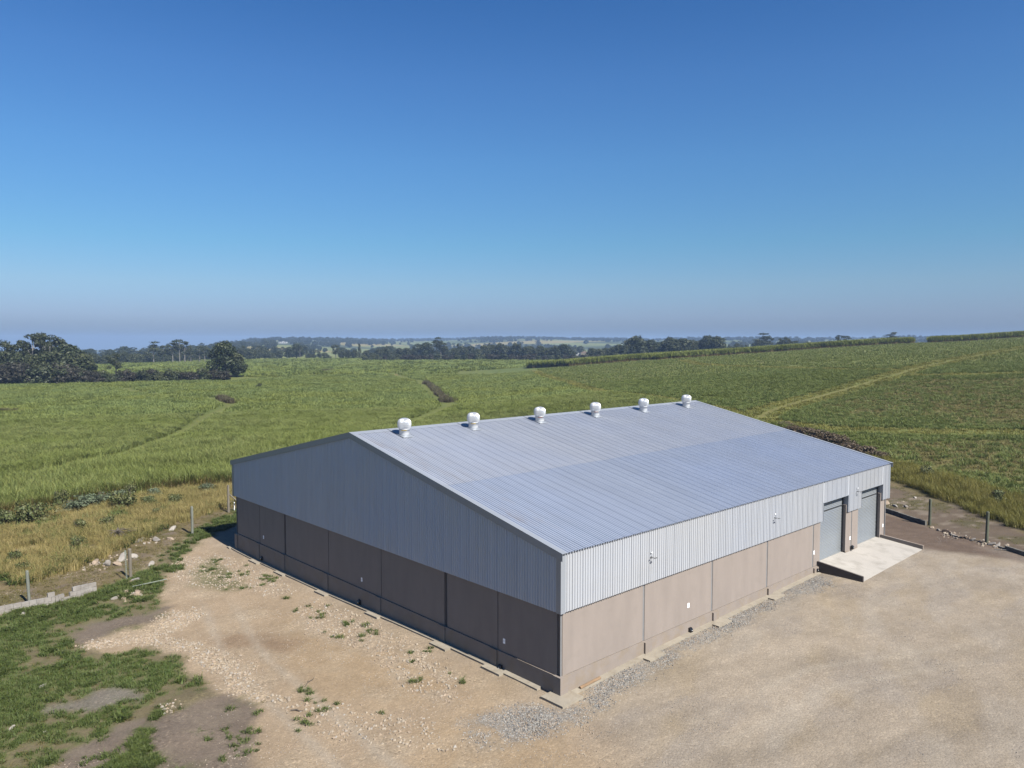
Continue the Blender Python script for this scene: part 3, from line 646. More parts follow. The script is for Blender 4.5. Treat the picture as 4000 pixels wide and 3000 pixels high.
# ---- white plates and the black outlet hoods under them
def plate(x, y, z, gable):
    m = MB()
    if gable: m.box(IN-.012, IN, y-.075, y+.075, z-.12, z+.12)
    else: m.box(x-.075, x+.075, IN-.012, IN, z-.12, z+.12)
    o = part(m, 'wall_plate', 'white_plastic', bevel=.004)
    m = MB(); ring = [(.030*math.cos(t), .030*math.sin(t)) for t in [R_(40+k_*28) for k_ in range(11)]]
    pts = [((IN-.014, y-c_, z+s_) if gable else (x+c_, IN-.014, z+s_)) for c_, s_ in ring]
    m.tube(pts, .006, 5); m.build('mark', MATS['mark_grey'], o)
for x, y, z, g in ((9.8,0,1.72,0),(23.95,0,1.80,0),(29.38,0,1.78,0),(35.08,0,1.72,0),(0,29.36,1.43,1),(0,16.24,1.42,1),(0,3.76,1.40,1)): plate(x, y, z, g)
def hood(x, y, z, gable):
    m = MB(); pr = [(0,.15),(.06,.15),(.12,.11),(.16,.03),(.16,-.09),(.13,-.13),(0,-.13)]
    if gable:
        m.prism([(-o_+PI_, z+zz) for o_, zz in pr], 'y', y-.11, y+.11)
    else: m.prism([(-o_+PI_, z+zz) for o_, zz in pr], 'x', x-.11, x+.11)
    o = part(m, 'outlet_hood', 'black_plastic', bevel=.02)
    m = MB()
    if gable: m.box(PI_-.168, PI_-.155, y-.03, y-.005, z-.0, z+.03)
    else: m.box(x-.0, x+.03, PI_-.168, PI_-.155, z, z+.03)
    m.build('indicator', MATS['white_plastic'], o)
for x, y, z, g in ((9.84,0,.42,0),(24.15,0,.62,0),(29.5,0,1.12,0),(0,29.5,-.12,1),(0,16.37,.05,1),(0,3.91,.10,1)): hood(x, y, z, g)
# ---- three small wall lamps on the front cladding
for x, z in ((6.38,4.98),(18.46,4.98),(30.05,5.0)):
    m = MB(); m.box(x-.03, x+.03, -.03, .004, z-.03, z+.03); m.tube([(x,-.02,z),(x-.03,-.20,z+.03)], .010, 6)
    m.tube([(x-.03,-.2,z+.03),(x+.08,-.26,z+.02)], .010, 6); m.box(x-.12, x+.12, -.30, -.24, z-.012, z+.010); m.box(x-.17, x-.04, -.16, -.12, z-.012, z+.01)
    o = part(m, 'wall_lamp', 'lamp_grey'); 
    m = MB(); m.lathe([(0,.035),(.03,.03),(.035,0)], 10, (x,-.05,z+.22)); m.build('sensor', MATS['white_plastic'], o, smooth=True)
# ================================================================ loading ramp
rp = empty('loading_ramp', (29.5,-1.2,.5), 'pale concrete loading ramp with low brown kerb walls before the roller doors', 'ramp')
def rpart(m, name, mat, **k):
    o = m.build(name, MATS[mat], rp, **k); o.location = (-29.5, 1.2, -.5); return o
YE = -2.82; x0, x1 = 24.36, 34.72
m = MB(); zl, zr = Tz(24.5,-2.9)+.03, Tz(34.6,-2.9)+.03
m.add([(x0+.13,YE,zl-.6),(x1-.1,YE,zr-.6),(x1-.1,.42,zr-.6),(x0+.13,.42,zl-.6),(x0+.13,YE,zl),(x1-.1,YE,zr),(x1-.1,.42,FLR),(x0+.13,.42,FLR)],
      [(0,3,2,1),(4,5,6,7),(0,1,5,4),(1,2,6,5),(2,3,7,6),(3,0,4,7)])
# shave the slab round the pier between the doors: piers stand proud of it, they simply rise through
rpart(m, 'slab', 'concrete')
for xa, xb, z0, zt0, zt1 in ((x0, x0+.14, -.4, 1.16, .80), (x1-.12, x1+.02, -.2, 1.14, .88)):
    m = MB(); y0 = .09
    m.add([(xa,YE-.03,z0),(xb,YE-.03,z0),(xb,y0,z0),(xa,y0,z0),(xa,YE-.03,zt1),(xb,YE-.03,zt1),(xb,y0,zt0),(xa,y0,zt0)],
          [(0,3,2,1),(4,5,6,7),(0,1,5,4),(1,2,6,5),(2,3,7,6),(3,0,4,7)])
    rpart(m, 'kerb_wall', 'ramp_paint' if xa < 30 else 'plinth_paint', bevel=.01)
# ================================================================ fence posts, low walls, rocks
def post(x, y, h, r, mat, label, lean=(0,0), group=None, name='fence_post', n=9):
    z = Tz(x, y); m = MB(); rnd = random.Random(int(x*91+y*7))
    pts = [(lean[0]*t, lean[1]*t, -.3+(h+.3)*t) for t in (0,.25,.5,.75,.97,1)]
    m.tube(pts, [r*(1+rnd.uniform(-.06,.06)) for _ in range(5)]+[r*.8], n)
    o = m.build(name, MATS[mat], smooth=False); o.location = (x, y, z)
    return tag(o, label, 'post', group)
post(-14.35, 29.1, 2.0, .085, 'post_grey', 'pale grey-green round post standing behind the low block wall, leftmost post', (-.07,.02))
post(-8.35, 30.75, 2.0, .10, 'old_wood', 'weathered brown post right beside the notched steel stake', (-.04,.0))
post(-1.2, 39.5, 2.3, .10, 'post_grey', 'lone grey post at the edge of the mown strip, left of the building shadow', (.0,.0))
pb = empty('braced_post', (3.9,44.7,Tz(3.9,44.7)), 'tall wooden post with a slanting brace just left of the warehouse', 'post')
m = MB(); m.tube([(0,0,-.3),(0,0,1),(0,0,2.5)], [.11,.1,.095], 9); m.build('post', MATS['old_wood'], pb)
m = MB(); m.tube([(.02,0,1.75),(1.5,-.1,.15)], .06, 8); m.build('brace', MATS['old_wood'], pb)
m = MB()
for zz in (.35,.65,.95): m.tube([(0,0,zz),(3.4,.6,zz-.02)], .012, 4)
m.build('wire', MATS['old_wood'], pb)
m = MB(); m.tube([(0,0,-.1),(0,0,.8)], .035, 8); o = m.build('marker_stake', MATS['white_plastic']); o.location = (4.6,45.1,Tz(4.6,45.1)); tag(o, 'thin white stake beside the braced wooden post', 'stake')
post(42.25, -.75, 2.15, .115, 'post_wood', 'green-brown fence post at the end of the low wall right of the ramp', (.06,.0), n=10)
post(40.15, -5.35, 2.3, .115, 'post_wood', 'green-brown fence post nearest the right edge of the photo', (.08,.0), n=10)
# notched steel stake: a perforated angle
def stake(x, y, h, label, lying=None):
    m = MB(); n = int(h/.13)
    m.box(-.055,-.035,-.01,.01,0,h); m.box(.035,.055,-.01,.01,0,h)
    for k in range(n+1): m.box(-.035,.035,-.009,.009, k*h/n-.018 if k else 0, min(h,k*h/n+.02))
    m.box(-.056,.056,.010,.018,h*.88,h)
    o = m.build('steel_stake', MATS['pale_metal']); o.location = (x, y, Tz(x,y))
    if lying is not None: o.rotation_euler = (R_(87), 0, lying); o.location.z += .16
    return tag(o, label, 'stake')
stake(-8.72, 30.35, 2.05, 'upright pale steel stake with ladder-like slots near the wall end').rotation_euler = (0, R_(-2), R_(35))
stake(-8.9, 28.6, 2.0, 'pale slotted steel stake lying on the weeds past the wall end', R_(82))
# broken block wall
def blockwall(name, pts, h, courses, mat_, label, gaps, seed, bl=.40, th=.16, extra=None):
    rnd = random.Random(seed); mb = MB(); bh = h/courses
    for (ax,ay),(bx,by) in zip(pts[:-1], pts[1:]):
        ln = math.hypot(bx-ax, by-ay); ux, uy = (bx-ax)/ln, (by-ay)/ln; n = max(1, round(ln/bl))
        for c in range(courses):
            for i in range(n+1):
                s = (i-.5*(c%2))*ln/n; e_ = s+ln/n-.012; s = max(0, s); e_ = min(ln, e_)
                if e_-s < .08: continue
                if c > 0 and gaps((ax+ux*s), (ay+uy*s), c): continue
                t = th*rnd.uniform(.95,1.05); zz = Tz(ax+ux*s, ay+uy*s)-.06+c*bh; q = []
                for (d, o_) in ((s,-t/2),(e_,-t/2),(e_,t/2),(s,t/2)): q.append((ax+ux*d-uy*o_, ay+uy*d+ux*o_))
                hh = bh-.012+rnd.uniform(-.008,.008)
                mb.add([(p[0],p[1],zz-(.3 if c == 0 else 0)) for p in q]+[(p[0],p[1],zz+hh) for p in q], [(0,3,2,1),(4,5,6,7),(0,1,5,4),(1,2,6,5),(2,3,7,6),(3,0,4,7)])
        # mortar core
        q = [(ax-uy*o_, ay+ux*o_) for o_ in (-th*.44, th*.44)]+[(bx-uy*o_, by+ux*o_) for o_ in (th*.44,-th*.44)]
        z0, z1 = Tz(ax,ay), Tz(bx,by)
        mb.add([(q[0][0],q[0][1],z0-.3),(q[1][0],q[1][1],z0-.3),(q[2][0],q[2][1],z1-.3),(q[3][0],q[3][1],z1-.3),(q[0][0],q[0][1],z0+bh-.08),(q[1][0],q[1][1],z0+bh-.08),(q[2][0],q[2][1],z1+bh-.08),(q[3][0],q[3][1],z1+bh-.08)],
               [(0,3,2,1),(4,5,6,7),(0,1,5,4),(1,2,6,5),(2,3,7,6),(3,0,4,7)])
    o = mb.build(name, MATS[mat_]); return tag(o, label, 'wall')
mat_simple('block_grey', (.47,.43,.385), .9, nscale=1.8, namp=.22, bump=.6, bscale=12, fine=((.62,.59,.55), 2.2, .5,.65,.7))
mat_simple('block_dark', (.26,.25,.22), .9, nscale=2.5, namp=.3, bump=.6, bscale=12)
def gp(x, y, c):
    if c == 2: return not (-12.75 < x < -12.0 or -11.9 < x < -10.95 or x < -13.9)
    return -12.75 < x < -12.35
blockwall('block_wall', [(-21,27.6),(-15.9,28.25),(-14.7,28.33),(-13.2,28.4),(-12.2,28.75),(-10.85,29.0)], .74, 3, 'block_grey', 'low broken grey block wall along the weeds at the left edge', lambda x,y,c: (c == 2 and (-13.5 < x < -12.3 or x < -13.75)) or (c == 1 and -12.9 < x < -12.45), 5)
blockwall('block_wall', [(-8.6,29.75),(-7.6,30.15)], .3, 2, 'block_grey', 'short stub of block wall beneath the slotted stake', lambda x,y,c: x > -8.2, 6)
blockwall('block_wall', [(45.5,7.2),(43.7,3.2),(42.05,-.55)], .42, 2, 'block_dark', 'low dark wall between the warehouse corner and the first right-hand post', lambda *a: False, 7)
blockwall('block_wall', [(39.35,-6.3),(38.4,-8.1),(36,-13)], .36, 2, 'block_dark', 'low dark wall running out of the right edge below the last post', lambda x,y,c: y > -6.6, 8)
# rocks
def rockmesh(seed, sub=2, flat=.6):
    import bmesh
    rnd = random.Random(seed); bm = bmesh.new(); bmesh.ops.create_icosphere(bm, subdivisions=sub, radius=1)
    pl = [(Vector((rnd.gauss(0,1),rnd.gauss(0,1),rnd.gauss(0,1))).normalized(), rnd.uniform(.45,.85)) for _ in range(9)]
    for v in bm.verts:
        for nrm, d in pl:
            k = v.co.dot(nrm)-d
            if k > 0: v.co -= nrm*k
        v.co += Vector((rnd.uniform(-1,1),rnd.uniform(-1,1),rnd.uniform(-1,1)))*.03
        v.co.z *= flat
    me = bpy.data.meshes.new('rock'); bm.to_mesh(me); bm.free(); return me
RK = [rockmesh(i, 2, .6 if i % 2 else .75) for i in range(6)]
def rock(x, y, sx, sy, sz, mat_, label, k, rz=0., sink=.25, group=None, name='rock', cat='rock'):
    me = RK[k%6].copy(); me.materials.clear(); me.materials.append(MATS[mat_]); me.name = name
    o = bpy.data.objects.new(name, me); COL.objects.link(o)
    sx *= .85; sy *= .85; sz *= .8
    o.location = (x, y, Tz(x,y)+sz*(.62-sink)*.6); o.scale = (sx,sy,sz); o.rotation_euler = (.1*k, -.07*k, rz)
    return tag(o, label, cat, group)
rock(-9.5,36.6,.50,.42,.42,'rock','flat-topped grey boulder in the group left of the slotted stake',0,.4)
rock(-9.3,35.35,.62,.40,.42,'orange_rock','pale boulder with dark underside, front of the boulder group',1,1.1,.1)
rock(-8.75,34.45,.34,.28,.55,'rock','upright pointed boulder in the boulder group left of the stake',2,.3)
rock(-8.2,34.2,.38,.34,.40,'orange_rock','buff boulder just behind the slotted stake',3,2.)
rock(-7.55,35.3,.62,.34,.66,'white_rock','large whitish boulder seen behind the top of the slotted stake',4,.9,.1)
rock(-6.75,35.5,.42,.36,.42,'white_rock','rounded white boulder with dark shadow beside the big whitish one',5,.2,.05)
rock(-12.2,37.0,.45,.34,.40,'rock','half buried grey boulder in dry grass, left of the boulder group',1,.5)
rock(-6.35,33.2,.65,.28,.22,'white_rock','long flat pale slab on the edge of the green weeds',2,.95,.1)
rock(-5.1,39.7,.62,.40,.34,'rock','grey flat boulder on the mown slope by the dark stump',3,.3)
rock(-4.0,39.3,.55,.4,.36,'rock','grey boulder on the mown slope, right of the one by the stump',0,1.3)
rock(-3.1,39.0,.5,.35,.3,'orange_rock','buff flat stone, last of the stones running towards the lone post',1,1.9)
rock(-2.0,41.7,.7,.3,.24,'white_rock','pale cracked slab behind the lone grey post',4,.7)
rock(-2.6,42.6,.5,.3,.22,'white_rock','small pale slab behind the long cracked slab',5,.2)
rock(-.9,45.3,.7,.25,.18,'white_rock','thin pale slab in dry grass near the cane edge',2,.6)
rock(-10.1,36.3,.4,.35,.3,'rock','small grey boulder at the left end of the boulder group',5,.2)
rock(-8.75,29.75,.30,.25,.26,'orange_rock','square buff stone at the foot of the slotted stake',3,.1,.05)
rock(-9.5,27.95,.50,.36,.26,'orange_rock','largest lump of the pale rubble heap under the lying stake',0,.4)
rock(-8.9,27.7,.42,.36,.24,'orange_rock','right-hand lump of the pale rubble heap under the lying stake',1,1.4)
rock(-9.1,27.2,.36,.26,.18,'orange_rock','lowest lump of the pale rubble heap under the lying stake',2,2.4)
rock(-10.3,27.3,.26,.22,.2,'white_rock','single pale stone left of the rubble heap',3,0)
rock(-15.05,27.25,.22,.2,.24,'white_rock','single pale stone on the grass below the block wall',4,0,.1)
rock(-12.95,44.1,.5,.25,.2,'rock','grey stone lying alone in the tall dry grass at far left',0,0)
rock(-16.1,17.0,.26,.20,.16,'white_rock','flat pale stone in the middle of the left lawn',1,.6,.1)
rock(-18.6,18.0,.22,.2,.14,'white_rock','pale stone on the lawn close to the left photo edge',2,.6,.1)
rock(-17.9,13.6,.34,.10,.08,'white_rock','narrow white slab on bare soil at lower left',3,.75,.1)
rock(-16.9,12.4,.14,.12,.1,'white_rock','small white stone right below the narrow white slab',5,.5,.1)
rock(46.4,4.1,.45,.3,.3,'orange_rock','orange-buff stone nearest the warehouse on the bare slope',4,.4)
rock(46.0,3.3,.42,.24,.26,'white_rock','bright white stone on the bare slope beside the warehouse',1,.9,.1)
rock(46.5,2.6,.34,.28,.24,'rock','pinkish grey stone right of the bright white one',2,.4)
rock(49.9,3.0,.34,.16,.2,'white_rock','white stone high on the bare slope below the tall grass',5,.4)
# rubble where the right-hand wall has broken down
rr_ = random.Random(4)
for k,(x,y) in enumerate([(41.55,-1.2),(41.15,-1.75),(40.95,-2.4),(40.4,-3.0),(40.2,-3.8),(40.0,-4.5),(39.75,-5.0),(39.6,-5.8),(39.35,-6.2)]):
    rock(x, y, rr_.uniform(.28,.5), rr_.uniform(.2,.34), rr_.uniform(.16,.34), ('orange_rock','rock','dirt_clod','rock','dirt_clod','rock','orange_rock','rock','rock')[k],
         ['buff lump against the foot of the first right-hand post','flat grey rubble lump second from the first right-hand post','brown clod in the broken wall, third from the first right-hand post','grey rubble lump fourth from the first right-hand post',
          'big brown clod midway between the two right-hand posts','grey rubble lump just past the middle of the broken wall','pale rubble lump left of the last right-hand post','grey rubble lump at the foot of the last right-hand post','grey rubble lump just past the last right-hand post'][k],
         k, k*.7, .15, name='rubble_lump', cat='rubble')
# timber, twigs and scraps
m = MB(); m.tube([(0,0,0),(1.35,.0,.05)], .075, 8); o = m.build('timber_pole', MATS['timber']); o.location = (1.15,-.10,Tz(1.2,-.1)+.10); o.rotation_euler[2] = .0
tag(o, 'short brown timber lying on the footing by the near corner', 'timber')
def twig(x, y, ln, rz, mat_, label, r=.02):
    m = MB(); m.tube([(0,0,.02),(ln*.4,.05,.05),(ln*.75,-.02,.04),(ln,.06,.03)], [r,r*.9,r*.7,r*.4], 6)
    m.tube([(ln*.4,.05,.05),(ln*.55,.25*ln*.5,.09)], [r*.6,r*.3], 5)
    o = m.build('stick', MATS[mat_]); o.location = (x,y,Tz(x,y)); o.rotation_euler[2] = rz; return tag(o, label, 'stick')
twig(-7.4,8.9,1.0,.6,'bark','thin forked stick on the orange dirt left of the gable')
twig(-8.9,7.3,.55,-.9,'bark','short thick dark stick on the pebbly strip at bottom', .035)
twig(38.5,-6.3,1.5,-1.2,'pale_bark','pale forked branch on the ground by the last right-hand post', .03)
st = empty('tree_stump', (-6.35,40.9,Tz(-6.35,40.9)), 'dark two-legged dead stump at the edge of the dry grass', 'stump')
m = MB(); m.tube([(-.3,0,-.2),(-.22,0,.35),(0,0,.75)], [.14,.11,.12], 8); m.tube([(.35,.05,-.2),(.25,0,.3),(0,0,.75)], [.13,.1,.1], 8); m.tube([(0,0,.7),(.1,.1,.95)], [.13,.05], 8)
m.build('trunk', MATS['bark'], st)
m = MB()
for k in range(14):
    a = k*2.4; m.tube([(0,0,.7),(.5*math.cos(a),.4*math.sin(a),.75+.1*math.sin(k)),(1.1*math.cos(a)+.3,.8*math.sin(a),.5+.3*math.sin(k*3))], [.03,.02,.008], 5)
m.build('branches', MATS['bark'], st)
# ================================================================ vegetation prototypes (kept outside the scene, instanced)
rng = np.random.default_rng(11)
def cards_mesh(name, V, F, mat_, v=None, mats2=None, midx=None):
    me = bpy.data.meshes.new(name); V = np.asarray(V,'f'); F = np.asarray(F,'i')
    me.vertices.add(len(V)); me.vertices.foreach_set('co', V.ravel())
    me.loops.add(F.size); me.loops.foreach_set('vertex_index', F.ravel())
    me.polygons.add(len(F)); me.polygons.foreach_set('loop_start', np.arange(0,F.size,F.shape[1],dtype='i')); me.polygons.foreach_set('loop_total', np.full(len(F),F.shape[1],'i'))
    me.materials.append(MATS[mat_])
    if mats2: me.materials.append(MATS[mats2])
    if midx is not None: me.polygons.foreach_set('material_index', np.asarray(midx,'i'))
    if v is not None:
        a = me.attributes.new('v','FLOAT','POINT'); a.data.foreach_set('value', np.asarray(v,'f'))
    me.update(); return me
def blades(n, spread, h, wid, lean, seed, segs=3, hv=.35, base=0.0, vmax=1.0):
    r = np.random.default_rng(seed); V = []; F = []; A = []
    for i in range(n):
        az = r.uniform(0,2*math.pi); rad = spread*math.sqrt(r.uniform()); hh = h*r.uniform(1-hv,1+hv*.4); ln = lean*r.uniform(.3,1.2)
        bx, by = rad*math.cos(az*1.7+i), rad*math.sin(az*1.7+i); dx, dy = math.cos(az), math.sin(az); px, py = -dy, dx; w_ = wid*r.uniform(.7,1.3); vv = r.uniform()**1.5*vmax
        k0 = len(V)
        for s in range(segs+1):
            t = s/segs; o = ln*t*t*hh; z = base+hh*(t-.35*ln*t*t*t); ww = w_*(1-t*.9)*(.6+.4*math.sin(math.pi*min(1,t+.25)))
            V += [(bx+dx*o+px*ww/2, by+dy*o+py*ww/2, z),(bx+dx*o-px*ww/2, by+dy*o-py*ww/2, z)]; A += [vv*(.5+.5*t)]*2
        for s in range(segs): F.append((k0+2*s,k0+2*s+1,k0+2*s+3,k0+2*s+2))
    return V, F, A
def join(*parts):
    V = []; F = []; A = []; M = []
    for mi, (v, f, a) in parts:
        k = len(V); V += v; F += [tuple(i+k for i in q) for q in f]; A += a; M += [mi]*len(f)
    return V, F, A, M
PROTO = {}
def proto(kind, meshes):
    c = bpy.data.collections.new('protos_'+kind)
    for i, me in enumerate(meshes):
        o = bpy.data.objects.new('%s_clump' % kind, me); c.objects.link(o)
    PROTO[kind] = (c, len(meshes))
def cl(name, parts, m1, m2=None):
    V, F, A, M = join(*parts); return cards_mesh(name, V, F, m1, A, m2, M)
proto('cane', [cl('cane', [(0, blades(34,.5,1.75,.085,.75,s)), (1, blades(8,.4,.8,.05,.5,s+50))], 'cane_leaf_near', 'cane_stem') for s in range(4)])
proto('canefar', [cl('canefar', [(0, blades(70,1.5,1.7,.17,.6,s+10,2)), ], 'cane_leaf') for s in range(4)])
proto('short', [cl('short', [(0, blades(20,.35,.55,.065,1.1,s+20,2)),], 'cane_short') for s in range(4)])
proto('shortfar', [cl('shortfar', [(0, blades(46,1.5,.6,.13,1.0,s+30,2)),], 'cane_short') for s in range(3)])
proto('tall', [cl('tall', [(0, blades(40,1.0,1.6,.22,.55,s+40,3,.35,1.5)), (1, blades(26,1.0,2.2,.14,.12,s+45,1))], 'cane_tall', 'cane_stem') for s in range(4)])
proto('dry', [cl('dry', [(0, blades(60,.35,.75,.022,.8,s+60,3))], 'dry_leaf') for s in range(4)])
proto('bank', [cl('bank', [(0, blades(60,.40,1.0,.03,.8,s+70,3))], 'bank_leaf') for s in range(4)])
proto('grass', [cl('grass', [(0, blades(16,.13,.17,.022,1.3,s+80,2))], 'grass_leaf') for s in range(4)])
proto('weed', [cl('weed', [(0, blades(26,.16,.24,.04,1.6,s+85,2))], 'grass_leaf') for s in range(3)])
proto('band', [cl('band', [(0, blades(22,.3,.22,.05,1.6,s+190,2))], 'band_leaf') for s in range(3)])
proto('mow', [cl('mow', [(0, blades(14,.16,.10,.02,2.2,s+90,2))], 'mow_leaf') for s in range(3)])
proto('edge', [cl('edge', [(1, blades(30,.5,1.3,.06,.7,s+95,2)), (0, blades(6,.4,1.5,.08,.7,s+99,3))], 'cane_leaf', 'cane_stem') for s in range(3)])
proto('deadedge', [cl('deadedge', [(1, blades(46,.6,1.5,.09,.5,s+95,2)), (0, blades(5,.4,1.7,.08,.7,s+99,3))], 'cane_leaf', 'dead_edge') for s in range(3)])
mat_simple('pale_stone', (.60,.50,.385), .9, nscale=6, namp=.2)
def stone_mesh(s, mat_, seeds=1):
    me = rockmesh(100+s, 1, .6); me.materials.append(MATS[mat_]); return me
proto('pale', [stone_mesh(s, m_) for s, m_ in enumerate(['pale_stone','orange_rock','pale_stone','white_rock','orange_rock','pale_stone'])])
mat_simple('gravel_a', (.42,.41,.385), .85, nscale=6, namp=.3); mat_simple('gravel_b', (.60,.57,.52), .85, nscale=6, namp=.2); mat_simple('gravel_c', (.20,.20,.21), .85, nscale=6, namp=.3)
proto('gravel', [stone_mesh(s+10, m_) for s, m_ in enumerate(['gravel_a','gravel_b','gravel_c','gravel_a','gravel_b','orange_rock'])])
def gn_group(kind):
    c, n = PROTO[kind]
    g = bpy.data.node_groups.new('scatter_'+kind, 'GeometryNodeTree')
    g.interface.new_socket('Geometry', in_out='INPUT', socket_type='NodeSocketGeometry'); g.interface.new_socket('Geometry', in_out='OUTPUT', socket_type='NodeSocketGeometry')
    gi = g.nodes.new('NodeGroupInput'); go = g.nodes.new('NodeGroupOutput'); ip = g.nodes.new('GeometryNodeInstanceOnPoints')
    ci = g.nodes.new('GeometryNodeCollectionInfo'); ci.inputs['Collection'].default_value = c; ci.inputs['Separate Children'].default_value = True; ci.inputs['Reset Children'].default_value = True
    ip.inputs['Pick Instance'].default_value = True
    def attr(nm, t):
        a = g.nodes.new('GeometryNodeInputNamedAttribute'); a.data_type = t; a.inputs['Name'].default_value = nm; return a.outputs['Attribute']
    mp = g.nodes.new('GeometryNodeMeshToPoints'); g.links.new(gi.outputs[0], mp.inputs[0]); g.links.new(mp.outputs[0], ip.inputs['Points']); g.links.new(ci.outputs[0], ip.inputs['Instance'])
    g.links.new(attr('pick','INT'), ip.inputs['Instance Index']); g.links.new(attr('rot','FLOAT_VECTOR'), ip.inputs['Rotation']); g.links.new(attr('scl','FLOAT_VECTOR'), ip.inputs['Scale'])
    g.links.new(ip.outputs[0], go.inputs[0]); return g
GG = {}
def scatter(kind, name, P, label, cat, smin=.8, smax=1.2, sxy=1.0, tilt=.12, sink=0.0, z=None, seed=0, hmul=None):
    r = np.random.default_rng(seed+len(P)); n = len(P)
    Z = T(P[:,0], P[:,1]) if z is None else z
    me = bpy.data.meshes.new(name); me.vertices.add(n); me.vertices.foreach_set('co', np.c_[P, Z-sink].astype('f').ravel())
    a = me.attributes.new('pick','INT','POINT'); a.data.foreach_set('value', r.integers(0, PROTO[kind][1], n).astype('i'))
    a = me.attributes.new('rot','FLOAT_VECTOR','POINT'); a.data.foreach_set('vector', np.c_[r.normal(0,tilt,n), r.normal(0,tilt,n), r.uniform(0,6.283,n)].astype('f').ravel())
    s = r.uniform(smin, smax, n); hm = np.ones(n) if hmul is None else hmul
    a = me.attributes.new('scl','FLOAT_VECTOR','POINT'); a.data.foreach_set('vector', np.c_[s*sxy, s*sxy*r.uniform(.85,1.15,n), s*hm].astype('f').ravel())
    me.update()
    o = bpy.data.objects.new(name, me); COL.objects.link(o)
    if kind not in GG: GG[kind] = gn_group(kind)
    md = o.modifiers.new('scatter','NODES'); md.node_group = GG[kind]
    return tag(o, label, cat, kind='stuff')
def sector(n, r0, r1, a0=3, a1=84, seed=0):
    r = np.random.default_rng(seed); rr = np.sqrt(r.uniform(r0*r0, r1*r1, n)); a = np.radians(r.uniform(a0,a1,n))
    return np.c_[CAM[0]+rr*np.sin(a), CAM[1]+rr*np.cos(a)]
def rect(n, x0, x1, y0, y1, seed=0):
    r = np.random.default_rng(seed); return np.c_[r.uniform(x0,x1,n), r.uniform(y0,y1,n)]
def inp(P, poly, off=0, nz=.6, f=.6, s=3):
    return sdist(P[:,0],P[:,1],poly)+(fbm(P[:,0]*f,P[:,1]*f,s,3)-.5)*2*nz > off
def offtrack(P, pad=0, skip=''):
    k = np.ones(len(P), bool)
    for nme,(ln,wd) in TR.items():
        if nme in skip: continue
        k &= ldist(P[:,0],P[:,1],ln)+(fbm(P[:,0]*.4,P[:,1]*.4,8,2)-.5)*1.0 > wd*.62+pad
    return k
def keep(P, p, seed=0): return np.random.default_rng(seed).uniform(size=len(P)) < p
# wood footprints, kept free of cane
WOODL = [(-80,300),(20,286),(60,272),(96,259),(112,262),(112,275),(90,330),(40,345),(-80,345)]
# tall and middle cane
P = sector(95000, 60, 170, seed=1); k = ~(sdist(P[:,0],P[:,1],HOME) > -.3) & ~inp(P,RIGHT,0,1.0,.3) & offtrack(P)
P = P[k]; rr0 = np.hypot(P[:,0]-CAM[0],P[:,1]-CAM[1]); hn = (.62+.55*fbm(P[:,0]/6,P[:,1]/6,15,3)+.15*fbm(P[:,0]/40,P[:,1]/40,16,2))*np.clip(1-(rr0-85)/90,.5,1)
scatter('cane','sugar_cane',P,'grey-green sugar cane field close behind the warehouse','sugar cane',.8,1.15,hmul=hn,seed=1)
P = sector(52000, 170, 330, seed=2); k = ~inp(P,RIGHT,0,1.5,.2) & offtrack(P,.9) & (sdist(P[:,0],P[:,1],WOODL) < 0)
P = P[k]; hn = .3+.35*fbm(P[:,0]/9,P[:,1]/9,15,3)
scatter('canefar','sugar_cane',P,'sugar cane field between the winding tracks in the middle distance','sugar cane',.8,1.1,.8,hmul=hn,seed=2)
P = sector(30000, 330, 680, seed=3); k = ~inp(P,RIGHT,-35,1.5,.2) & offtrack(P,1.3) & (sdist(P[:,0],P[:,1],WOODL) < 0)
P = P[k]; hn = .25+.4*fbm(P[:,0]/15,P[:,1]/15,15,3)
scatter('canefar','sugar_cane',P,'distant sugar cane field reaching back to the far hedges','sugar cane',.9,1.3,1.7,hmul=hn,seed=3)
# young cane on the right
P = rect(40000,60,165,-22,42,seed=44); tr = np.maximum(pm(P[:,0],P[:,1],TRASH,6,6,.08), pm(P[:,0],P[:,1],TRASH2,3,3,.15))
k = inp(P,RIGHT,.5,1.0,.3) & offtrack(P,.3) & keep(P,tr*.5,31); P = P[k]
scatter('mow','cane_trash',P,'straw-coloured cane trash lying between the young cane at right','cane trash',2.2,4.5,seed=44)
P = sector(100000, 70, 210, 38, 84, seed=4); tr = np.maximum(pm(P[:,0],P[:,1],TRASH,6,6,.08), pm(P[:,0],P[:,1],TRASH2,3,3,.15))
cl_ = .45*fbm(P[:,0]/4.5,P[:,1]/4.5,14,3)+.55*fbm(P[:,0]/.9,P[:,1]/.9,24,2); k = inp(P,RIGHT,.5,1.0,.3) & offtrack(P,.3) & (cl_ > .34+.10*tr) & keep(P, 1-.62*tr, 3); P = P[k]
scatter('short','young_cane',P,'short young cane on the sloping field right of the warehouse','sugar cane',.65,1.25,hmul=.55+.8*fbm(P[:,0]/5,P[:,1]/5,17,3),seed=4)
P = sector(26000, 205, 440, 40, 84, seed=5); k = inp(P,RIGHT,.5,1.0,.3) & offtrack(P,.6); P = P[k]
scatter('shortfar','young_cane',P,'short young cane on the upper slope below the tall cane rows','sugar cane',.6,1.2,.9,hmul=.5+.9*fbm(P[:,0]/8,P[:,1]/8,17,3),seed=5)
r = np.random.default_rng(91); q = np.array([(-24,54.6),(-11.6,55.8),(-8.1,56.2),(-4.8,57.8),(2.4,57.8),(5.6,57.2),(11,55.1),(16,54)]); t = r.uniform(0,len(q)-1.001,420); i = t.astype(int)
scatter('edge','dry_cane_edge',q[i]+(q[i+1]-q[i])*(t-i)[:,None]+r.normal(0,.35,(420,2)),'dry brown cane stalks along the front edge of the near field','cane edge',.6,1.1,seed=91)
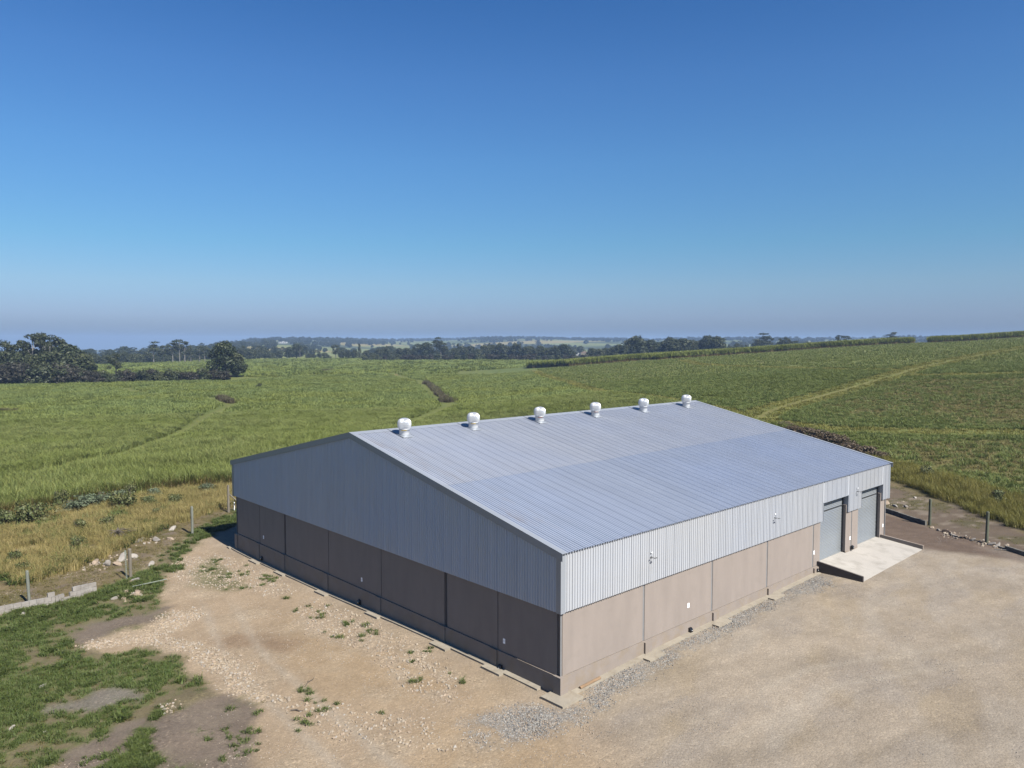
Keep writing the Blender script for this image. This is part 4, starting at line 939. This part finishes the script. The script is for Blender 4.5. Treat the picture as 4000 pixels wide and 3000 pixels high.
# three stands of tall cane along the crest
def azp(px, d):
    a = math.radians(42.9)+math.atan((px-2000)/2965); return (CAM[0]+d*math.sin(a), CAM[1]+d*math.cos(a))
def stand(pts, depth, n, label, seed):
    r = np.random.default_rng(seed); out = []
    q = np.array([azp(px,d) for px,d in pts]); seg = np.hypot(*(q[1:]-q[:-1]).T); cum = np.r_[0,np.cumsum(seg)]
    s = r.uniform(0,cum[-1],n); i = np.clip(np.searchsorted(cum,s)-1,0,len(seg)-1); t = (s-cum[i])/seg[i]
    B = q[i]+(q[i+1]-q[i])*t[:,None]; d = B-np.array(CAM[:2]); d /= np.hypot(*d.T)[:,None]
    u = r.uniform(0,1,n)**1.6*depth; u = u+1.2*(fbm(s/7,s*0,5,2)-.5)*2; return scatter('tall','tall_cane',B+d*u[:,None],label,'sugar cane',.75,1.2,seed=seed)
stand([(2225,341),(2300,342),(2420,344),(2562,346)],26,2600,'leftmost stand of tall cane below the long gum-tree belt',11)
stand([(2562,341),(2700,347),(2850,354),(3000,362),(3150,370),(3350,380),(3520,388),(3560,391)],26,6500,'longest stand of tall cane along the crest, centre right',12)
stand([(3630,392),(3750,397),(3900,404),(4000,410),(4250,425)],26,4200,'tall cane stand on the crest at the right edge',13)
stand([(2065,372),(2160,360),(2222,352)],14,600,'small short stand of cane left of the tall rows',14)
# dry grass, mown strip, right bank
P = rect(15000,-34,14,28,60,seed=6); k = inp(P,HOME,.6,.8) & ~inp(P,MOW,-.2,.5) & (sdist(P[:,0],P[:,1],YARD) < -1.0) & (P[:,1] > 30); P = P[k]; PD = P
k = fbm(P[:,0]/2.2,P[:,1]/2.2,19,4) > .36; P = P[k]
scatter('dry','dry_grass',P,'tall straw-coloured grass between the cane and the block wall','grass',.6,1.25,seed=6)
k = fbm(PD[:,0]/2.6,PD[:,1]/2.6,23,4) > .52; Pg = PD[k][::2]
scatter('weed','green_grass_patch',Pg,'greener tufts mixed through the straw grass at left','grass',1.6,3.0,seed=7)
P = rect(9000,-34,10,28,48,seed=8); k = inp(P,MOW,-.4,.5) & (sdist(P[:,0],P[:,1],YARD) < .5); P = P[k]
scatter('mow','mown_grass',P,'flattened mown dry grass behind the low block wall','grass',.8,1.5,seed=8)
P = rect(9000,40,72,-30,18,seed=9); k = inp(P,BANK,0,.8); P = P[k]
scatter('bank','bank_grass',P,'tall olive-yellow grass on the bank right of the warehouse','grass',.6,1.15,seed=9,hmul=.6+.8*fbm(P[:,0]/3,P[:,1]/3,18,3))
P = rect(5000,36,60,-20,30,seed=10); k = inp(P,BARE,0,.6) & (fbm(P[:,0]/2.5,P[:,1]/2.5,31,4) > .50); P = P[k]
scatter('mow','slope_grass',P,'thin patchy grass on the bare brown slope at right','grass',.8,1.5,seed=10)
# weeds and lawn on the left
P = rect(80000,-30,10,4,46,seed=12); _, _, g = cover(P[:,0],P[:,1]); in_s = np.zeros(len(P),bool)
for q in (S1,S2,S3,P1,P2,P1b): in_s |= inp(P,q,0,.4,1.0)
wall = np.exp(-(np.abs(ldist(P[:,0],P[:,1],[(-30,27.2),(-16,27.6),(-11,28.2),(-6.5,31),(-3,36),(3,42)]))/2.2)**2)
k = (g*(.6+.4*wall) > .2+.35*np.random.default_rng(2).uniform(size=len(P))) & ~in_s; P1_ = P[k]
km = (g > .05) & ~in_s & keep(P,.10,15); scatter('mow','dry_lawn',P[km],'dry straw bits between the green patches at lower left','grass',.7,1.3,seed=21)
scatter('grass','lawn_grass',P1_,'patchy green grass on the ground at lower left','grass',.7,1.5,seed=12)
k = (g*wall > .35) & ~in_s & keep(P,.34,5); k |= (g > .5) & (fbm(P[:,0]/.9,P[:,1]/.9,29,3) > .68) & ~in_s; P2_ = P[k]
scatter('weed','leafy_weeds',P2_,'lush leafy weeds along the foot of the block wall','weeds',.7,1.5,seed=13)
P = rect(16000,-20,2,0,36,seed=14); nn = fbm(P[:,0]/1.1,P[:,1]/1.1,37,4)
z_ = np.maximum.reduce([pm(P[:,0],P[:,1],q,.5,.6,1)*a_ for q,a_ in ((S1,.8),(G3,1.),(P5,.35),(G2,1.2),(P4,.5),([(-5,-1),(-5,.5),(-2.6,.6),(-2.5,-1)],.8),([(-10.5,9),(-9,4),(-5,1),(-8,12)],.3))])
k = (nn > .71-.12*z_) & (z_ > .1) & keep(P,.32,77); P = P[k]
P = np.concatenate([P, (lambda q: q[inp(q,G2,.0,.5,1.0) & (fbm(q[:,0]/.8,q[:,1]/.8,97,3) > .5)])(rect(6000,-17,-12,5,12,seed=98))])
scatter('weed','sparse_weeds',P,'small scattered green weeds in the dirt beside the gable','weeds',.45,1.05,seed=14)
# loose stones
P = rect(60000,-20,1,-4,36,seed=15); out = np.zeros(len(P))
for q,a_ in ((P1,1),(P1b,.8),(P2,1.2),(P3,.6),(P4,.35),(P5,.4),([(-9,9),(-9,4),(-6,0),(-5,2),(-7,6)],.35)): out = np.maximum(out, pm(P[:,0],P[:,1],q,.3,.4,1.5)*a_)
k = keep(P,out*.75,6); scatter('pale','pale_rubble',P[k],'banks of pale broken rubble on the dirt at left','rubble',.03,.11,tilt=1.0,seed=15)
P = np.concatenate([np.random.default_rng(40+i).normal(0,sd,(n,2))+np.array(c) for i,(c,sd,n) in enumerate([((-9.3,27.7),.55,70),((-9.1,35.4),.9,60),((-4.6,39.5),.9,40),((-8.2,29.6),.4,30),((46.5,3.4),1.0,20),((40.6,-3),.6,40),((39.7,-5.6),.5,40)])])
scatter('pale','rubble_bits',P,'small broken rubble around the boulders and ruined walls','rubble',.05,.17,tilt=1.0,seed=61)
P = rect(70000,-18,3,-16,34,seed=16); k = (P[:,0]+.3 < 0) & keep(P,np.clip((fbm(P[:,0]/1.5,P[:,1]/1.5,73,4)-.42)*4,.08,1)*.5,7) & (sdist(P[:,0],P[:,1],G1) < 0)
scatter('pale','loose_stones',P[k],'small loose stones strewn over the dirt left of the warehouse','stones',.015,.045,tilt=1.0,seed=16)
P = rect(60000,-5.5,25,-2.6,2,seed=17); k = keep(P,pm(P[:,0],P[:,1],GRAVG,.6,.4,1.2)*np.clip((fbm(P[:,0]*1.2,P[:,1]*1.2,91,3)-.2)*3,0,1)*.8,8)
scatter('gravel','grey_gravel',P[k],'grey crushed stone along the front footing and near corner','gravel',.018,.05,tilt=1.0,seed=17)
P = rect(60000,-8,40,-24,-1,seed=18); k = keep(P,np.clip((fbm(P[:,0]/3.6+9,P[:,1]/1.5,44,5)-.5)*5,0.03,1)*.55,9) & (sdist(P[:,0],P[:,1],YARD) > 0)
scatter('gravel','yard_gravel',P[k],'fine loose gravel scattered over the beige yard','gravel',.012,.028,tilt=1.0,seed=18)
P = sector(90000, 70, 330, 38, 82, seed=71); dl = np.min([ldist(P[:,0],P[:,1],TR[n_][0])-TR[n_][1]*.75 for n_ in ('C','C2','D','E','F')],0)+(fbm(P[:,0]*.4,P[:,1]*.4,8,2)-.5)*1.6
k = (dl < 0) & (ldist(P[:,0],P[:,1],TR['D'][0]) > .7); P = P[k]
scatter('band','track_grass',P,'low yellow-green grass along the tracks across the right field','grass',.9,2.2,seed=71)
# dark dead cane edges beside the tracks
for ln, wd_, n, lb in (([(141.5,202.7),(135,191.1),(123.5,173.2)],2.2,150,'dark dead cane edge at the top of the central winding track'),
     ([(123.5,173.2),(112.5,156.8),(104,144)],2.6,170,'dark dead cane edge midway down the central winding track'),([(100,138.4),(95,131),(90.7,124)],3.2,160,'dark dead cane edge at the lower end of the central winding track'),
     ([(56.3,178.6),(53.8,168.6),(52.6,161)],2.6,130,'dark dead cane edge at the bend of the left track'),([(9,168),(3,170),(-3,172)],2.5,80,'dark dead cane edge at the left photo edge'),
     ([(160,312),(170,318)],2.5,60,'small dark cane edge in the distant field')):
    r = np.random.default_rng(n); q = np.array(ln); t = r.uniform(0,len(q)-1.001,n); i = t.astype(int); B = q[i]+(q[i+1]-q[i])*(t-i)[:,None]+r.normal(0,wd_*.2,(n,2))
    scatter('deadedge','dead_cane_edge',B+np.array((.8,.5)),lb,'cane edge',.6,.95,seed=n)
# ================================================================ shrubs near the site
def card_cloud(lobes, size, seed, up=.25):
    """lobes: (cx,cy,cz,rx,ry,rz,n) -> rhombic leaf clumps through each lobe's volume"""
    r = np.random.default_rng(seed); Vs = []; A = []
    for cx,cy,cz,rx,ry,rz,n in lobes:
        d = r.normal(size=(n,3)); d /= np.linalg.norm(d,axis=1)[:,None]; q = r.uniform(.35,1,n)**.5
        bump = 1+.22*np.sin(d[:,0]*5+cx)*np.sin(d[:,1]*6+cy)+.1*r.normal(size=n)
        c = d*(q*bump)[:,None]*np.array((rx,ry,rz))+np.array((cx,cy,cz))
        nr = d*.8+r.normal(size=(n,3))*.6+np.array((0,0,up)); nr /= np.linalg.norm(nr,axis=1)[:,None]
        a = np.cross(nr, r.normal(size=(n,3))); a /= np.linalg.norm(a,axis=1)[:,None]; b = np.cross(nr,a)
        s = size*r.uniform(.5,1.4,n)[:,None]; e = r.uniform(.45,.9,n)[:,None]; bend = nr*s*.25
        Vs.append(np.stack([c-a*s, c-b*s*e+bend, c+a*s, c+b*s*e+bend],1).reshape(-1,3)); vv = np.clip(r.normal(.35,.3)+r.normal(0,.28,n),0,1); A.append(np.repeat(vv,4))
    V = np.concatenate(Vs); V[:,2] = np.maximum(V[:,2], .02); F = np.arange(len(V)).reshape(-1,4); return V, F, np.concatenate(A)
def dome(n, w_, h_, seed, cards, lo=.1):
    r = random.Random(seed); L_ = []
    for i in range(n):
        a = r.uniform(0,6.28); q = r.uniform(0,.75); z = r.uniform(lo,.8)*h_; k = 1-.5*(z/h_)
        L_.append((w_*.5*q*math.cos(a)*k*1.3, w_*.5*q*math.sin(a)*k*1.3, z, w_*r.uniform(.17,.28), w_*r.uniform(.17,.28), h_*r.uniform(.14,.24), cards))
    return L_
def bush_mesh(seed, w_, h_, mat_, size=.12, n=12, cards=160):
    V, F, A = card_cloud(dome(n,w_,h_,seed,cards), size, seed); return cards_mesh('foliage', V, F, mat_, A)
BM = {k: [bush_mesh(s, 2.0, 1.2, k, .075, 17, 75) for s in (1,2,3,4)] for k in ('shrub_green','shrub_grey','brush_brown')}
def stemmesh(h_, seed, mat_='bark'):
    r = random.Random(seed); m = MB()
    for k in range(6):
        a = r.uniform(0,6.28); m.tube([(0,0,-.1),(.25*math.cos(a),.25*math.sin(a),h_*.4),(.6*math.cos(a),.6*math.sin(a),h_*.85)], [.04,.025,.01], 5)
    return m.mesh('stems', MATS[mat_])
SM = stemmesh(1.2, 3)
def shrub(x, y, w_, h_, kind, label, rz, group=None):
    e = empty('shrub', (x,y,Tz(x,y)-.03), label, 'shrub', group, rz); e.scale = (w_/2, w_/2, h_/1.2)
    for nme, me in (('foliage', BM[kind][int(rz*10)%4]), ('stems', SM)):
        o = bpy.data.objects.new(nme, me); COL.objects.link(o); o.parent = e
for x,y,w_,h_,kd,lb in [(-9.9,50.9,3.4,1.7,'shrub_green','dark green shrub in the straw grass, second from the left photo edge'),(-7.0,55.4,2.4,2.2,'shrub_green','tall dark shrub against the cane left of the grey-leaved patch'),
  (-12.4,50.6,3.0,1.5,'shrub_green','dark green shrub cut by the left photo edge'),(-3.0,51.5,3.0,1.6,'shrub_green','dark shrub in front of the grey-leaved patch'),
  (-4.6,54.4,4.4,1.3,'shrub_grey','big grey-green leafy patch at the foot of the cane'),(-6.4,53.2,3.4,1.1,'shrub_grey','grey-green leafy patch left of the big one'),(-2.2,55.2,2.6,1.1,'shrub_grey','grey-green leafy patch right of the big one'),
  (-1.0,56.2,2.2,1.7,'shrub_green','round dark shrub touching the cane behind the grey-leaved patch'),(.9,55.2,1.8,.9,'shrub_grey','small grey-green patch midway to the warehouse'),(5.6,54.2,2.2,.9,'shrub_grey','grey-green patch closest to the warehouse'),
  (-7.9,45.2,2.2,1.3,'shrub_green','small dark shrub left of the dark stump'),(-5.9,45.6,2.0,1.1,'shrub_green','small dark shrub behind the dark stump'),(-.9,51.0,2.4,1.3,'shrub_green','olive shrub in straw grass left of the lone post'),(1.4,50.6,2.2,1.2,'shrub_green','olive shrub in straw grass behind the lone post'),
  (-1.7,46.6,1.6,1.0,'shrub_green','little shrub just above the lone post top'),(-9.3,39.6,1.6,1.3,'shrub_green','narrow upright shrub above the boulder group'),(-13.5,38.5,1.8,1.1,'shrub_green','small green shrub low in the straw grass at far left'),(-13.5,36.0,2.2,.8,'shrub_green','low green shrub at the mown edge behind the wall')]:
    q_ = 1 if kd == 'shrub_grey' or w_ > 2.9 else .8
    shrub(x,y,w_*.85*q_,h_*1.15*q_,kd,lb,abs(x*.7)%6)
for k,(x,y,w_,h_) in enumerate([(80.5,31.5,3.2,.7),(78,28.8,3.0,.7),(75.5,26,3.4,1.0),(73.2,23.2,3.6,1.3),(71.5,20.8,3.4,1.3),(69.9,18.4,3.4,1.2),(67.3,16.2,3.2,1.0),(65.2,13.8,3.4,1.2),(64.0,11.6,2.8,1.0)]):
    shrub(x,y,w_,h_,'brush_brown',['farthest','second farthest','third farthest','fourth farthest','middle','fourth nearest','third nearest','second nearest','nearest'][k]+' heap of dead brown brush behind the right roof edge',k*.9,'heaps of dead brown brush')
for k,(x,y) in enumerate([(57.5,4.6),(52.3,-2.9),(50.3,-6.2)]):
    shrub(x,y,1.8,1.4,'shrub_green',['dark bush in the bank grass nearest the warehouse','dark bush in the bank grass above the last post','dark bush in the bank grass at the right edge'][k],k*1.1)
# ================================================================ trees
def trunk_mb(h_, r0, limbs, lean=0):
    m = MB(); m.tube([(0,0,-.4),(lean*.3,0,h_*.35),(lean*.7,.1,h_*.7),(lean,0,h_)], [r0*1.25,r0,r0*.75,r0*.45], 8)
    for (x,y,z) in limbs:
        b = h_*min(.85,max(.35,z/h_*.6)); m.tube([(lean*b/h_,0,b),((x+lean)*.5,y*.5,(b+z)*.5+.3),(x,y,z)], [r0*.5,r0*.32,r0*.12], 5)
    return m
TP = {}
def tproto(kind, seed, H, lobes, th, r0, leaf, bark, size, lean=0):
    V, F, A = card_cloud(lobes, size, seed); crown = cards_mesh('crown', V, F, leaf, A)
    r = random.Random(seed); lim = [(l[0],l[1],l[2]) for l in lobes]; r.shuffle(lim)
    TP.setdefault(kind, []).append((trunk_mb(th, r0, lim[:9], lean).mesh('trunk', MATS[bark]), crown, H))
def egg(n, w_, z0, z1, seed, cards, wl=.2, hl=.13, prof=lambda t: math.sin(math.pi*min(1,t*.8+.16))):
    r = random.Random(seed); L_ = []
    for i in range(n):
        t = (i+.5)/n; z = z0+(z1-z0)*t; a = i*2.4+r.uniform(-.5,.5); q = w_*.5*prof(t)*r.uniform(.45,.85)
        s = r.uniform(.8,1.25); L_.append((q*math.cos(a), q*math.sin(a), z, w_*wl*s, w_*wl*s, (z1-z0)*hl*s, cards))
    return L_
for s in (1,2,3): tproto('broad', s, 10, egg(20,8.5,1.6,9.2,s,150), 7, .28, 'tree_dark', 'bark', .34)
for s in (4,5): tproto('dense', s, 14, egg(34,11.5,1.8,12.8,s,150,.19,.10,lambda t: math.sin(math.pi*min(1,t*.72+.24))), 10, .45, 'tree_green', 'bark', .36)
for s in (6,7,8):
    r = random.Random(s); lb = [(r.uniform(-3.2,3.2), r.uniform(-3.2,3.2), r.uniform(5.5,13), r.uniform(1.1,1.9), r.uniform(1.1,1.9), r.uniform(.7,1.2), 110) for _ in range(17)]+[(0,0,13.2,1.8,1.8,.9,110)]
    tproto('gum', s, 14, lb, 11, .26, 'tree_dark', 'pale_bark', .30)
for s in (9,10,11):
    r = random.Random(s); lb = [(r.uniform(-2.6,2.6), r.uniform(-2.6,2.6), z, r.uniform(1.6,2.6), r.uniform(1.6,2.6), .5, 150) for z in (7.2,8.2,9.2,10.0,10.6,11.2,11.8)][:4+s%3]+[(r.uniform(-1,1),r.uniform(-1,1),11.6,2.2,2.2,.6,160)]
    tproto('umbrella', s, 12, lb, 11, .2, 'tree_dark', 'pale_bark', .28)
for s in (12,13): tproto('conifer', s, 10, [(.25*math.cos(k*2),.25*math.sin(k*2),1+k*.95,1.9*(1-k/10.5)+.25,1.9*(1-k/10.5)+.25,.75,110) for k in range(10)], 8, .2, 'tree_dark', 'bark', .26)
for s in (14,15,16): tproto('thicket', s, 5, dome(16,6.5,4.6,s,130), 3, .16, 'tree_dark', 'bark', .26)
for s in (17,18): tproto('brownthicket', s, 5, dome(16,6.5,4.6,s,130), 3, .16, 'tree_brown', 'bark', .26)
def tree(kind, x, y, H, label, group=None, rz=0, wsc=1.0, name='tree', cat='tree', flat=False):
    pr = TP[kind]; tm_, cm_, h0 = pr[int(rz*7)%len(pr)]; s = H/h0
    e = empty(name, (x,y,Tz(x,y)-.05), label, cat, group, rz); e.scale = (s*wsc, s*wsc, s)
    for nme, me in (('trunk',tm_),('crown',cm_)):
        o = bpy.data.objects.new(nme, me); COL.objects.link(o); o.parent = e
    return e
ORD = ['first','second','third','fourth','fifth','sixth','seventh','eighth','ninth','tenth','eleventh','twelfth','thirteenth','fourteenth','fifteenth','sixteenth','seventeenth','eighteenth','nineteenth','twentieth','twenty-first','twenty-second','twenty-third','twenty-fourth','twenty-fifth','twenty-sixth','twenty-seventh','twenty-eighth','twenty-ninth','thirtieth','thirty-first','thirty-second','thirty-third','thirty-fourth','thirty-fifth','thirty-sixth','thirty-seventh','thirty-eighth','thirty-ninth','fortieth','forty-first','forty-second','forty-third','forty-fourth','forty-fifth']
# every row: bearing (as survey mark along the skyline 0-4000), ground distance along the view axis, height
def row(items, text, group, name='tree', cat='tree'):
    r = random.Random(len(items)); items = sorted(items, key=lambda q: q[1])
    for i, (kind, mk, dep, H) in enumerate(items):
        phi = math.atan((mk-2000)/2965); x, y = azp(mk, dep/math.cos(phi))
        tree(kind, x, y, H, text % ORD[i], group, r.uniform(0,6), r.uniform(.9,1.25), name, cat)
J = random.Random(77)
row([('thicket' if J.random() < .6 else 'brownthicket', -60+k*26, 262+k*.8+J.uniform(-2,3), J.uniform(6.0,9.0) if k < 14 else J.uniform(3.8,5.6)) for k in range(37)],
    'low dark tree in the front edge of the left wood, %s from its left end', 'trees of the left wood, front edge')
row([('broad', -70+k*33, 276+k*1.0+J.uniform(-3,5), J.uniform(8.5,12.0)) for k in range(13)],
    'rounded dark tree behind the front edge of the left wood, %s from its left end', 'trees of the left wood, second row')
row([('gum',10,300,15.5),('broad',-40,300,14),('gum',75,300,14),('gum',128,300,18),('gum',160,306,18.5),('gum',197,302,17.5),('gum',222,312,15),('dense',262,296,14.5),('dense',292,306,13),('broad',325,300,10.5),('gum',452,300,10.5),('broad',-120,300,14)],
    'tall gum tree rising above the left wood, %s from the left', 'tall gums of the left wood')
tree('dense', *azp(878, 312/math.cos(math.atan(1122/2965))), 15.2, 'big dense dark-green tree standing alone right of the left wood', rz=1.3, wsc=1.08)
tree('broad', *azp(925, 312/math.cos(math.atan(1075/2965))), 10.0, 'lower dark tree leaning on the big lone tree, right side', rz=2.0, wsc=.9)
tree('thicket', *azp(1010, 255), 2.0, 'tiny dark bush alone in the cane right of the big tree', rz=.4, name='bush', cat='bush')
row([('broad' if J.random() < .75 else 'thicket', 305+k*17, 470+k*5.5+J.uniform(-8,8), J.uniform(5.5,8.2)) for k in range(32)],
    'grey-green tree in the belt behind the left field, %s from its left', 'tree belt behind the left field')
row([('umbrella',600,540,15.5),('gum',640,545,13),('gum',675,548,15),('umbrella',702,550,17),('gum',722,556,16),('gum',780,580,13),('gum',800,590,12),('gum',745,570,12)],
    'tall flat-topped gum above the belt behind the left field, %s from left', 'tall gums above the left belt')
row([('gum',932,610,10),('gum',950,612,12),('broad',968,620,10),('broad',990,640,9),('broad',1015,660,8.5),('broad',1040,665,8),('thicket',1065,668,6),('broad',1090,672,7.5),
     ('thicket',1222,680,5),('thicket',1250,660,6),('thicket',1275,640,6.5),('gum',1312,650,12),('broad',1335,645,8),('broad',1360,640,7.5),('broad',1385,640,8),('conifer',1404,645,13),('broad',1430,630,7.5),('thicket',1455,615,7),('broad',1480,620,9),('broad',1508,630,10),('thicket',1535,620,7.5),('conifer',1512,640,11),('broad',1560,640,9.5),('broad',1590,640,9.5),('broad',1615,650,9)],
    'small distant tree on the field edge, %s right of the big lone tree', 'distant trees on the centre field edge')
row([('dense',1130,690,11),('dense',1158,695,14),('gum',1172,690,12)], 'dark round tree of the tall distant clump left of centre, %s of three', 'tall clump left of centre')
row([('conifer',1198,685,8),('broad',1208,680,5)], 'pointed small tree right of the tall distant clump, %s of two', 'pair right of the clump')
row([('gum',1632,640,13),('dense',1662,640,14.5),('gum',1680,650,13)], 'pale round tree of the centre clump before the far hills, %s of three', 'centre clump')
row([('umbrella',1706,640,18),('gum',1722,640,15.5),('broad',1738,645,11)], 'tall flat-topped tree right of the centre clump, %s of three', 'centre umbrella trees')
row([('conifer' if k%2 else 'broad', 1775+k*15, 640+J.uniform(-10,15), J.uniform(8.5,13.5)) for k in range(20)], 'dark pointed tree in the plantation at picture centre, %s from its left', 'centre plantation')
row([('broad',2050+k*20,620+J.uniform(-10,10),J.uniform(8,11.5)) for k in range(9)]+[('dense',2205,600,13),('broad',2235,620,8)], 'round dark tree between plantation and cream house, %s from left', 'trees left of the cream house')
row([('broad',2252,960,7),('gum',2190,930,14),('dense',2150,950,13),('gum',2120,980,12),('broad',2240,1000,13),('dense',2265,1010,15),('broad',2215,1020,15)], 'hazy tree around the cream farmhouse, %s from left', 'trees round the farmhouse')
row([('thicket' if J.random() < .5 else 'brownthicket', 1425+k*26, 560-k*.9+J.uniform(-4,4), J.uniform(4.6,6.2)) for k in range(44)], 'dark brown hedge bush below the distant trees, %s from the left', 'long dark hedge across the centre', 'hedge_bush', 'bush')
row([('dense' if J.random() < .5 else 'broad', 2310+k*19+J.uniform(-6,6), 545+J.uniform(-18,20), (9.5 if k < 6 else 13.5+2.2*math.sin(k*.8))*J.uniform(.9,1.12)) for k in range(27)], 'olive gum tree in the long belt above the tall cane, %s from left', 'long gum belt above the cane')
row([('broad',2850,620,9),('broad',2880,620,10.5),('gum',2912,620,9),('gum',2950,640,11),('umbrella',2978,600,17),('gum',3000,600,15),('broad',2965,600,12),('broad',3048,560,9.5),('gum',3062,560,12),('broad',3080,565,9.5),('gum',3105,600,10),('gum',3150,700,11.5),('broad',3168,700,11),('gum',3190,690,9),
     ('umbrella',3278,560,11.5),('umbrella',3302,565,11),('broad',3330,700,9),('gum',3398,700,11),('broad',3410,560,5.5),('broad',3445,560,6),('broad',3465,560,7),('umbrella',3482,555,12),('umbrella',3492,556,9),('broad',3530,560,7.5),('broad',3548,560,7.5),('gum',3580,700,8.5),('gum',3600,700,9),('broad',3640,600,7),('conifer',3648,600,8),('broad',3760,520,7),('broad',3998,520,7.5),('broad',4080,520,7)],
    'skyline tree behind the crest on the right, %s from the left', 'skyline trees on the right')
# far wooded country, too dense and distant to tell trees apart
proto('wood', [TP['broad'][0][1], TP['dense'][0][1], TP['broad'][1][1], TP['gum'][0][1]])
P = sector(42000, 700, 4200, 2, 86, seed=30); rr_w = np.hypot(P[:,0]-CAM[0],P[:,1]-CAM[1]); azw = np.degrees(np.arctan2(P[:,0]-CAM[0],P[:,1]-CAM[1]))
nz = fbm(P[:,0]/170,P[:,1]/170,63,4)+.10*np.exp(-((azw-29)/6)**2)*(rr_w>1200)+.05*(azw<16)
k = (nz > .545) & keep(P,.5+np.clip(rr_w/4000,0,.5),12) & ~((rr_w < 1050) & (azw > 38)) & ~((abs(azw-26.15) < .55) & (rr_w > 1150) & (rr_w < 1915)); P = P[k]
P = P[:9000]
scatter('wood','far_woods',P,'hazy blue-green woods over the distant hills','woodland',.5,.95,1.4,tilt=.03,seed=30)
# far houses
def house(mk, dep, w_, d_, h_, wallm, roofm, label, rz, flat=False):
    phi = math.atan((mk-2000)/2965); x, y = azp(mk, dep/math.cos(phi)); e = empty('farmhouse', (x,y,Tz(x,y)-.2), label, 'house', None, rz)
    m = MB(); m.box(-w_/2,w_/2,-d_/2,d_/2,0,h_); m.build('wall', MATS[wallm], e)
    m = MB()
    if flat: m.box(-w_/2-.3,w_/2+.3,-d_/2-.3,d_/2+.3,h_,h_+.4); m.box(-1.5,2,-1,2,h_+.4,h_+1.8)
    else:
        m.add([(-w_/2-.5,-d_/2-.5,h_),(w_/2+.5,-d_/2-.5,h_),(w_/2+.5,d_/2+.5,h_),(-w_/2-.5,d_/2+.5,h_),(-w_/2+d_/2,0,h_+d_*.28),(w_/2-d_/2,0,h_+d_*.28)], [(0,1,5,4),(1,2,5),(2,3,4,5),(3,0,4),(0,3,2,1)])
    m.build('roof', MATS[roofm], e)
    for k in range(4):
        xx = -w_/2+w_*(k+.5)/4; m = MB(); m.box(xx-.6,xx+.6,-d_/2-.05,-d_/2+.02,h_*.35,h_*.75); m.build('window', MATS['window_dark'], e)
house(1107,1815,19,8,3.8,'house_white','house_white','long low white building on the distant wooded hill left of centre',-.75,True)
house(2282,800,8,7,5.5,'house_cream','house_roof','cream farmhouse with brown roof among trees right of centre',-.7)
house(2262,805,7,5,3.5,'house_white','house_white','small white outbuilding left of the cream farmhouse',-.7,True)
house(3180,640,3.5,3,2.6,'house_cream','house_cream','tiny pale hut showing between trees on the right skyline',-.9,True)
# ================================================================ haze
m, nt, p = newmat('haze'); nt.nodes.remove(p)
pv = nt.nodes.new('ShaderNodeVolumePrincipled'); pv.inputs['Density'].default_value = HAZE_D
pv.inputs['Color'].default_value = (.26,.38,.62,1); pv.inputs['Anisotropy'].default_value = 0
nt.links.new(pv.outputs[0], nt.nodes['Material Output'].inputs['Volume'])
mb = MB(); mb.box(-7500,7500,-7500,7500,-95,60); o = mb.build('haze', m); tag(o, 'thin blue haze over the distance', 'haze', kind='stuff')
